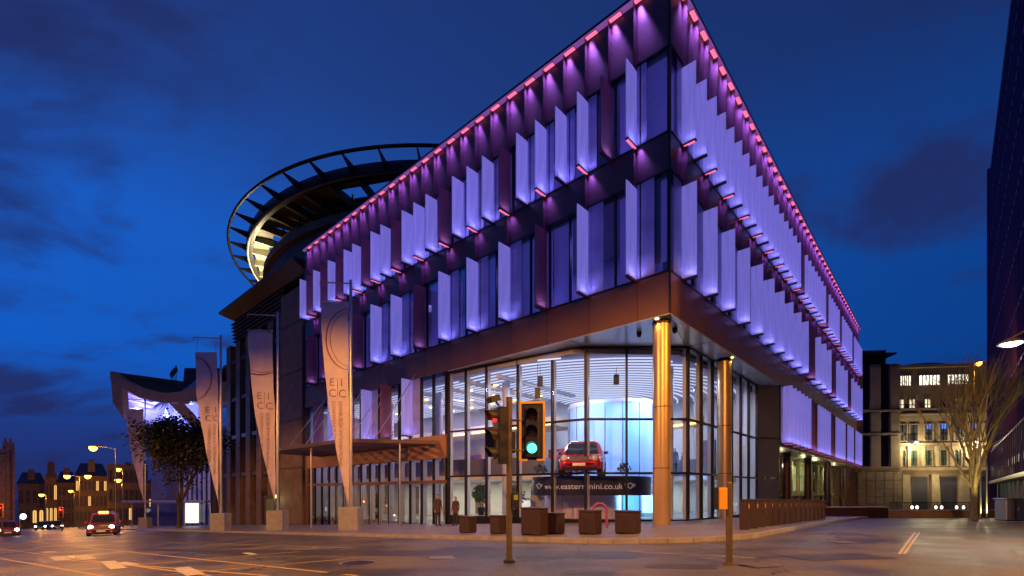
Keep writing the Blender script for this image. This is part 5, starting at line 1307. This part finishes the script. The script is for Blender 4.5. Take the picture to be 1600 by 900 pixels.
M_bark = mat('pale_bark', (.24, .19, .10), .8, 0, .25, 5, .3); M_barkd = mat('dark_bark', (.06, .045, .035), .85, 0, .3, 5, .3)
q = at(1522, 770, 28)
branch_tree('bare_tree', 'large leafless tree lit yellow before the stone building on the right', (q.x, q.y, G(q.x, q.y)+.1), 9.4, 11, 6, .34, M_bark, 9, .20, .17, up=.34, fork=(2, 3), wid=.55)
t = bpy.data.objects['bare_tree']
light('SPOT', 'tree_uplight', (-1.5, -2.2, .3), 480, (1, .80, .26), t, spot=1.5, r=.1, target=(0, 0, 5.5))
light('SPOT', 'tree_uplight', (1.0, -2.0, .3), 330, (1, .80, .26), t, spot=1.5, r=.1, target=(0, 0, 5.5))
q = at(1318, 770, 42); branch_tree('bare_tree', 'small leafless street tree under the far end of the purple wing', (q.x, q.y, G(q.x, q.y)+.1), 5.0, 5, 5, .40, M_bark, 5, .28, .08, up=.3)
q = at(280, 770, 50); tb = branch_tree('leafy_tree', 'dark leafy tree between the smallest banner and the pavilion ribs', (q.x, q.y, G(q.x, q.y)+.1), 13.0, 8, 4, .40, M_barkd, 6, .16, .2, 16000, mat('night_leaf', (.014, .018, .011), .6, 0, .4, 2), up=.16, fork=(3, 3), wid=.6)

# ------------------------------------------------------------------ stone building on the right
bq = at(1340, 770, 62)
sb_ = thing('stone_building', 'long sandstone office building behind the bare tree with floodlit middle storey', 'building', (bq.x, bq.y, G(bq.x, bq.y)), -.12)
SBZ = G(bq.x, bq.y)
def sx(u): return (u-1340)/FX*62*1.0
def sz(y): return (770-y)/FX*62-SBZ
def spt(name, mb, m, parent=None, s=False): return mb.build(name, m, parent or sb_, s)
M_sandd = mat('brown_sandstone', (.27, .20, .125), .85, 0, .22, 1.2, .3, 8)
spt('left_wall', MB().box(-14, sx(1401), 0, 12, -2, sz(570)), M_sandd)
for k, (u0, u1) in enumerate(((1348, 1357), (1373, 1384))):
    for (y0, y1) in ((570, 640), (644, 677), (681, 729)):
        spt('window', MB().box(sx(u0), sx(u1), -.06, -.01, sz(y1), sz(y0)), mat('tinted_window', (.012, .011, .016), .12))
for u0, u1 in ((1357, 1372), (1385, 1399)):
    for (y0, y1) in ((575, 641), (645, 678), (681, 730)): spt('stone_panel', MB().bbox(sx(u0)+.04, sx(u1)-.04, -.30, -.02, sz(y1)+.05, sz(y0)-.05, .03), M_sandd)
for y in (643, 679, 731): spt('string_course', MB().box(-14, sx(1401)+.1, -.38, 0, sz(y)-.12, sz(y)+.12), M_sandd)
for j in range(5):
    for i in range(5): spt('ashlar_block', MB().bbox(sx(1338)+i*1.05, sx(1338)+i*1.05+1.0, -.36, -.01, sz(800)+j*1.03, sz(800)+j*1.03+.98, .03), M_sandd)
spt('roof_plant', MB().box(-4, sx(1388), 1, 9, sz(570), sz(545)), M_brown2); spt('roof_slab', MB().box(-5, sx(1400), .5, 10, sz(552)-.1, sz(552)+.12), M_brown2)
for k in range(6): spt('louvre', MB().box(sx(1346), sx(1386), .8, .98, sz(568)+k*.28, sz(568)+k*.28+.1), M_black)
# main facade
xa, xb_ = sx(1401), sx(1640)
TOPF = sz(574)
spt('wall', MB().box(xa, xb_, .6, 14, -2, TOPF), M_sandd)
# curved far roofline: dark drum
spt('roof_drum', MB().cyl((sx(1470), 8, TOPF), (sx(1470), 8, sz(560)), 5.8, 4.6, 32), M_brown2, None, True)
spt('cornice', MB().box(xa-.1, xb_, .1, .7, TOPF-.2, TOPF+.15), M_sandd)
for y, hh, dd in ((641, .35, .25), (648, .2, .35), (695, .35, .5), (733, .4, .55), (741, .2, .3)): spt('string_course', MB().box(xa, xb_, .6-dd, .6, sz(y)-hh/2, sz(y)+hh/2), M_sandd)
M_litw = emitter('office_light', (1.0, .92, .70), 2.2); M_litd = emitter('dim_office_light', (1.0, .85, .55), 1.2); M_blue = emitter('blue_screen', (.08, .25, 1.0), 1.2)
def win(u0, u1, y0, y1, m, bars=2, cross=False, depth=.05):
    x0, x1, z0, z1 = sx(u0), sx(u1), sz(y1), sz(y0)
    w = spt('window', MB().box(x0, x1, .56, .59, z0, z1), m)
    f = MB().box(x0-.12, x0, .45, .6, z0-.1, z1+.1).box(x1, x1+.12, .45, .6, z0-.1, z1+.1).box(x0, x1, .45, .6, z1, z1+.1).box(x0, x1, .42, .6, z0-.1, z0); spt('frame', f, M_sandd, w)
    for i in range(1, bars+1): spt('glazing_bar', MB().box(x0+(x1-x0)*i/(bars+1)-.04, x0+(x1-x0)*i/(bars+1)+.04, .49, .555, z0, z1), M_black, w)
    if cross: spt('glazing_bar', MB().box(x0, x1, .48, .552, z0+(z1-z0)*.4-.04, z0+(z1-z0)*.4+.04), M_black, w)
    return w
for (u0, u1) in ((1402, 1420), (1432, 1461), (1472, 1501)): win(u0, u1, 588, 603, M_litw, 5)
for i, u in enumerate((1402, 1418, 1440, 1461, 1483, 1505, 1527)): win(u, u+8, 625, 638, M_litd if i in (0, 1, 2, 4) else M_dark, 1, True)
for i, u in enumerate((1403, 1419, 1440, 1461, 1482, 1503, 1524)):
    w = win(u, u+11, 664, 689, M_dark, 1, True)
    if i in (2, 3, 5): spt('blue_pane', MB().box(sx(u+3), sx(u+9), .50, .54, sz(671), sz(664)), M_blue, w)
for i, u in enumerate((1403, 1420, 1441, 1462, 1482, 1503, 1524)): win(u, u+9, 704, 728, mat('pale_night_window', (.05, .08, .07), .15, 0, .3), 1, True)
for u in (1401, 1413, 1433, 1453, 1474, 1494, 1515): spt('pilaster', MB().bbox(sx(u)+.1, sx(u+6), .30, .6, sz(732)+.22, sz(697)-.1, .03), M_sand)
for u in (1405, 1446, 1487, 1530): 
    spt('pier', MB().add([(sx(u-1), -.1, -1), (sx(u+13), -.1, -1), (sx(u+13), .6, -1), (sx(u-1), .6, -1), (sx(u+1), .15, sz(742)), (sx(u+11), .15, sz(742)), (sx(u+11), .6, sz(742)), (sx(u+1), .6, sz(742))],
        [(0, 1, 2, 3), (4, 5, 6, 7), (0, 1, 5, 4), (1, 2, 6, 5), (2, 3, 7, 6), (3, 0, 4, 7)]), M_sand)
for u in (1420, 1461, 1502): spt('doorway', MB().box(sx(u), sx(u+24), .52, .58, -1, sz(745)), M_dark)
for u in (1421, 1503):
    spt('floodlight', MB().bbox(sx(u)-.2, sx(u)+.2, -.5, -.2, sz(697), sz(697)+.2, .02), M_black)
    spt('floodlight_lens', MB().lathe((sx(u), -.36, sz(694)), [(.001, -.16), (.16, -.1), (.22, 0), (.16, .1), (.001, .16)], 10), emitter('flood_lens', (1, .95, .78), 28))
    light('POINT', 'floodlight_lamp', (sx(u), -.9, sz(700)), 750, (1, .85, .48), sb_, r=.1)
light('POINT', 'floodlight_lamp', (sx(1450), -2.6, sz(740)), 420, (1, .80, .40), sb_, r=.2)
for u in (1430, 1480): light('SPOT', 'facade_spot', (sx(u), -7, sz(800)+.6), 350, (1, .72, .36), sb_, spot=1.7, r=.2, target=(sx(u), .6, sz(660)))
# railing with lit ornaments
rq = at(1390, 770, 47); rt = thing('iron_railing', 'black iron railing with glowing round ornaments in front of the stone building', 'railing', (rq.x, rq.y, G(rq.x, rq.y)), .02)
Lr = (1545-1390)/FX*47
rl = MB(); [rl.box(i*.16, i*.16+.03, -.015, .015, 0, 1.25) for i in range(int(Lr/.16))]; rl.build('bars', M_black, rt, kind='stuff')
for z in (.15, 1.12): MB().box(0, Lr, -.025, .025, z, z+.05).build('rail', M_black, rt)
for (u, w) in ((1425, 14), (1433, 14), (1463, 14), (1472, 10), (1496, 14), (1507, 12)):
    x = (u-1390)/FX*47; 
    R_ = Matrix.Translation((x, -.06, .68)) @ Matrix.Rotation(PI/2, 4, 'X')
    o = MB().lathe((0, 0, 0), [(.20, -.03), (.28, -.03), (.28, .03), (.20, .03), (.20, -.03)], 16, M=R_).build('ornament_ring', M_black, rt)
    MB().lathe((0, 0, -.05), [(.001, 0), (.18, 0), (.18, .02), (.001, .02)], 14, M=R_).build('lens', emitter('ornament_light', (1, .86, .62), 2.6), o)
# low wall on the right side of the junction
for (u0, u1, d, hgt, lb) in ((1238, 1385, 33, .78, 'low pale stone wall running right from the metal end panels'), (1385, 1640, 33.5, .55, 'low dark stone kerb wall under the iron railing')):
    a, b = at(u0, 770, d), at(u1, 770, d); t = thing('low_wall', lb, 'wall', (a.x, a.y, G(a.x, a.y)), 0)
    L_ = b.x-a.x; MB().bbox(0, L_, -.2, .2, -.2, hgt-.08, .02).build('wall_body', M_block if hgt > .7 else M_sandd, t); n = int(L_/.95)
    for i in range(n): MB().bbox(i*L_/n+.01, (i+1)*L_/n-.01, -.24, .24, hgt-.078, hgt, .015).build('coping_stone', M_concrete, t)
# cabinet
q = at(1577, 770, 23.5); t = thing('utility_cabinet', 'grey curved top utility cabinet at the foot of the glass building', 'cabinet', (q.x, q.y, G(q.x, q.y)+.1))
MB().bbox(-.45, .45, -.3, .3, .05, 1.05, .04).build('body', M_greym, t); MB().bbox(-.50, .50, -.34, .34, 1.055, 1.12, .03).build('lid', M_steel, t); MB().box(-.02, .02, -.312, -.302, .1, 1.0).build('door_joint', M_black, t); MB().bbox(.1, .14, -.34, -.303, .5, .66, .01).build('handle', M_steel, t); MB().box(-.42, .42, -.27, .27, 0, .05).build('foot', M_black, t)
for k, u in enumerate((1532, 1542)):
    q = at(u, 770, 26); t = thing('thin_post', ['slim pale post right of the bare tree trunk', 'second slim post nearer the glass building'][k], 'post', (q.x, q.y, G(q.x, q.y)+.1)); MB().cyl((0, 0, 0), (0, 0, 4.2-k*1.3), .035, n=8).build('shaft', M_steel, t); MB().cyl((0, 0, 4.2-k*1.3), (0, 0, 4.24-k*1.3), .05, n=8).build('cap', M_black, t)

# ------------------------------------------------------------------ dark glass building on the far right
zt2 = 36.0
gq = (53.9, 53.9); gdir = Vector((53.9-36.5, 53.9-34.9, 0)).normalized(); gn = Vector((gdir.y, -gdir.x, 0))
gb_ = thing('glass_building', 'dark violet glass building cropped by the right edge of the photo', 'building', (53.9, 53.9, G(53.9, 53.9)), math.atan2(-gdir.y, -gdir.x))
GZ = G(53.9, 53.9)
def gbp(name, mb, m, parent=None, s=False): return mb.build(name, m, parent or gb_, s)
M_gd = mat('dark_tinted_glass', (.035, .02, .07), .16, .3, .3, .3); M_gp = mat('violet_frame', (.10, .04, .16), .4, .4, .1)
# local x runs towards the camera, local -y... building body lies at +y
gbp('facade_glass', MB().box(0, 58, .1, 25, 3.6, zt2-GZ), M_gd)
gbp('parapet', MB().box(-.1, 58, -.05, .4, zt2-GZ+.02, zt2-GZ+.6), M_gp)
gbp('corner_fin', MB().box(-.25, .0, -.3, .5, 0, zt2-GZ+.6), M_gp)
gbp('rear_wing', MB().add([(-.3, .6, 0), (-5.6, 2.0, 0), (-5.6, 12, 0), (-.3, 12, 0), (-.3, .6, zt2-GZ), (-5.6, 2.0, zt2-GZ-1), (-5.6, 12, zt2-GZ-1), (-.3, 12, zt2-GZ)], [(0, 1, 2, 3), (4, 5, 6, 7), (0, 1, 5, 4), (1, 2, 6, 5), (2, 3, 7, 6), (3, 0, 4, 7)]), mat('violet_stone', (.07, .04, .10), .6, 0, .15, .6))
for i in range(38): gbp('mullion', MB().box(1+i*1.5, 1.07+i*1.5, -.06, .1, 3.6, zt2-GZ), M_gp)
for j in range(8): gbp('transom', MB().box(.02, 58, -.03, .09, 6.8+j*4.0, 6.95+j*4.0), M_gp)
gbp('base_wall', MB().box(0, 58, 1.6, 25, -1, 3.58), mat('grey_base_wall', (.18, .17, .20), .5, .1, .15, .8))
gbp('soffit_edge', MB().box(0, 58, -.15, 1.6, 3.3, 3.58), M_greym)
for i in range(9):
    x = 6+i*4.2; c = gbp('column', MB().cyl((x, .7, -1), (x, .7, 3.28), .3, n=16), M_greym, None, True)
    if 3 < i < 8: light('SPOT', 'column_uplight', (x, -.35, .3), 260, (1, .72, .42), gb_, rot=(PI-.12, 0, 0), spot=.45, r=.05)
for i in range(26):
    w = gbp('lit_window', MB().box(14+i*1.1, 14.5+i*1.1, .02, .06, 4.4, 4.9), emitter('distant_room_light', (.9, .8, .55), .5) if i % 3 else M_dark)

# ------------------------------------------------------------------ far left
M_tene = mat('tenement_stone', (.26, .13, .075), .85, 0, .3, 2.5, .3, 10); M_slate = mat('slate', (.05, .05, .06), .6, 0, .2, 2)
q = at(27, 770, 60)
tn = thing('tenement', 'brick tenement end with chimneys at the left edge of the photo', 'building', (q.x, q.y, G(q.x, q.y)), .82); TZ = G(q.x, q.y)
def tp(name, mb, m, parent=None): return mb.build(name, m, parent or tn)
zt3 = (770-698)/FX*60-TZ
tp('wall', MB().box(-22, -1.0, 0, 16, -2, zt3-.9), M_tene)
tp('wall', MB().box(-1.0+.01, -.2, .3, 14, -2, zt3), M_tene)
rnd = random.Random(4)
for j in range(int((zt3)/.62)):
    for i in range(4):
        x = -1.0-i*.95-(.45 if j % 2 else 0)-.95; tp('stone_block', MB().bbox(x, x+.92, -.06-rnd.random()*.03, -.002, j*.62, j*.62+.59, .015), M_tene)
tp('roof', MB().add([(-22, -.2, zt3-.9), (-.9, -.2, zt3-.9), (-.9, 16, zt3-.9), (-22, 16, zt3-.9), (-22, 7, zt3+3.4), (-6, 7, zt3+3.4)], [(0, 1, 5, 4), (1, 2, 5), (2, 3, 4, 5), (3, 0, 4), (0, 3, 2, 1)]), M_slate)
for x, hh in ((-2.6, 2.4), (-.7, 1.2)):
    c = tp('chimney', MB().bbox(x-.55, x+.45, .6, 1.6, zt3-.9, zt3+hh-.6, .03), M_tene)
    for k in (-.3, .15): tp('chimney_pot', MB().cyl((x+k, 1.1, zt3+hh-.6), (x+k, 1.1, zt3+hh-.1), .13, .10, 8), M_tene, c)
tp('downpipe', MB().cyl((-.5, .2, 0), (-.5, .2, zt3-.3), .06, n=8), M_slate)
for j in range(3): 
    w = tp('window', MB().box(-5.2, -4.0, -.12, -.02, 2.2+j*3, 4.0+j*3), M_dark); tp('frame', MB().box(-5.3, -3.9, -.16, -.125, 3.0+j*3, 3.1+j*3), M_white, w)
def old_building(u0, u1, ytop, d, label, storeys, nwin, lit, roof='hip', seed=1, m=None, dep=14, arched=False):
    rnd = random.Random(seed); a, b = at(u0, 770, d), at(u1, 770, d); gz = G((a.x+b.x)/2, d)
    mx_ = (a.x+b.x)/2; th_ = -math.atan2(mx_, d); L_ = (b.x-a.x)*math.cos(th_)
    t = thing('stone_terrace', label, 'building', (mx_-math.cos(th_)*L_/2, d-math.sin(th_)*L_/2, gz), th_); H = (770-ytop)/FX*d-gz; He = H*(.78 if roof != 'flat' else 1)
    m = m or M_tene
    MB().box(0, L_, 0, dep, -3, He).build('wall', m, t); MB().box(-.2, L_+.2, -.3, 0, He-.35, He).build('cornice', m, t)
    if roof == 'hip': MB().add([(-.3, -.3, He), (L_+.3, -.3, He), (L_+.3, dep, He), (-.3, dep, He), (L_*.15, dep/2, H), (L_*.85, dep/2, H)], [(0, 1, 5, 4), (1, 2, 5), (2, 3, 4, 5), (3, 0, 4), (0, 3, 2, 1)]).build('roof', M_slate, t)
    if roof == 'gable': MB().add([(0, -.1, He), (L_, -.1, He), (L_/2, -.1, H), (0, dep, He), (L_, dep, He), (L_/2, dep, H)], [(0, 1, 2), (3, 5, 4), (0, 2, 5, 3), (1, 4, 5, 2), (0, 3, 4, 1)]).build('roof', M_slate, t)
    for k in range(max(1, int(L_/8))):
        x = (k+.5)*8 if L_ > 8 else L_/2
        if x < L_:
            c = MB().bbox(x-.7, x+.7, 2, 3, He*.9, H+.3, .05).build('chimney', m, t)
            for q_ in (-.4, 0, .4): MB().cyl((x+q_, 2.5, H+.3), (x+q_, 2.5, H+.8), .14, n=6).build('chimney_pot', m, c)
    sh_ = (He-1)/storeys
    for j in range(storeys):
        for i in range(nwin):
            x = L_*(i+.5)/nwin; w2 = min(.7, L_/nwin*.28); z0 = .8+j*sh_+.4; z1 = z0+sh_*.62
            on = rnd.random() < lit; mm_ = M_litwin if on else M_dark
            if arched:
                pts = [(x-w2, -.06, z0), (x+w2, -.06, z0), (x+w2, -.06, z1-w2)]+[(x+w2*math.cos(PI*k/8), -.06, z1-w2+w2*1.3*math.sin(PI*k/8)) for k in range(1, 8)]+[(x-w2, -.06, z1-w2)]
                wn = MB().extrude(pts, (0, .05, 0)).build('window', mm_, t)
            else: wn = MB().box(x-w2, x+w2, -.06, -.01, z0, z1).build('window', mm_, t)
            MB().box(x-w2-.12, x+w2+.12, -.18, -.065, z0-.15, z0).build('sill', m, wn); MB().box(x-.04, x+.04, -.10, -.062, z0, z1-.1).build('glazing_bar', m, wn)
    return t
M_litwin = emitter('warm_window', (1.0, .55, .16), 1.1); M_tene2 = mat('dark_terrace_stone', (.20, .13, .085), .85, 0, .3, 2)
old_building(28, 70, 737, 128, 'low stone terrace next to the tenement with arched windows', 2, 4, .3, 'hip', 2, M_tene2, arched=True)
old_building(70, 90, 724, 126, 'gabled stone church front with tall lit pointed windows', 2, 3, .6, 'gable', 3, M_tene, arched=True)
old_building(90, 118, 735, 127, 'plain dark stone terrace right of the lit church front', 3, 4, .05, 'hip', 4, M_tene2)
old_building(118, 168, 722, 124, 'long stone block behind the double armed lamp with some lit windows', 3, 8, .2, 'hip', 5, M_tene2)
old_building(168, 232, 726, 118, 'dark stone terrace behind the smallest banner', 3, 8, .08, 'flat', 6, M_tene2)
old_building(232, 300, 738, 116, 'dark stone terrace seen behind the leafy tree', 3, 8, .05, 'hip', 7, M_tene2)
old_building(300, 420, 742, 122, 'farthest dark terrace behind the banners', 3, 12, .05, 'hip', 8, M_tene2)
# red signals on the left, drawn smaller
def small_signal(u, y, d, label, lit='red', lm=None):
    q = at(u, y, d); gz = G(q.x, q.y); t = thing('traffic_signal', label, 'traffic light', (q.x, q.y, gz+.1)); h = q.z-gz-.1-.85
    MB().cyl((0, 0, 0), (0, 0, max(1, h)+.9), .06, n=8).build('pole', M_poleb, t); signal_head(t, 0, -.12, h, 0, lit, True, 1.0, lm or emitter('red_signal_bright', (1, .05, .03), 14)); 
    light('POINT', 'signal_glow', (0, -.6, h+.85), 40, (1, .1, .05), t, r=.1)
small_signal(97, 796, 56, 'small traffic signal showing red beyond the taxi')
small_signal(3, 792, 44, 'traffic signal showing red at the left edge of the photo')
q = at(31, 807, 50); t = thing('lit_bollard_sign', 'small white lit keep left bollard beside the left traffic signal', 'sign', (q.x, q.y, G(q.x, q.y)))
h = q.z-G(q.x, q.y); MB().cyl((0, 0, 0), (0, 0, h), .05, n=8).build('post', M_steel, t); MB().lathe((0, 0, 0), [(.001, -.05), (.30, -.05), (.30, .05), (.001, .05)], 20, M=Matrix.Translation((.35, 0, h)) @ Matrix.Rotation(PI/2, 4, 'X')).build('sign_face', emitter('sign_light', (.75, .88, 1.0), 3), t)
for k, (u, d) in enumerate(((68, 90), (78, 95), (84, 92))):
    q = at(u, 813, d)
# distant cars with lit lamps
for k, (u, d, lb) in enumerate(((70, 84, 'distant parked car, leftmost of three with small white lights'), (78, 86, 'distant parked car, middle of three with small white lights'), (86, 84, 'distant parked car, rightmost of three with small white lights'))):
    q = at(u, 770, d); build_car('parked_car', lb, (q.x, q.y, G(q.x, q.y)), .5+.2*k, mat('dark_car_paint', (.03, .035, .05), .25, .2, .05, coat=.5), 4.2, 1.75, 1.5, 1, False, True)
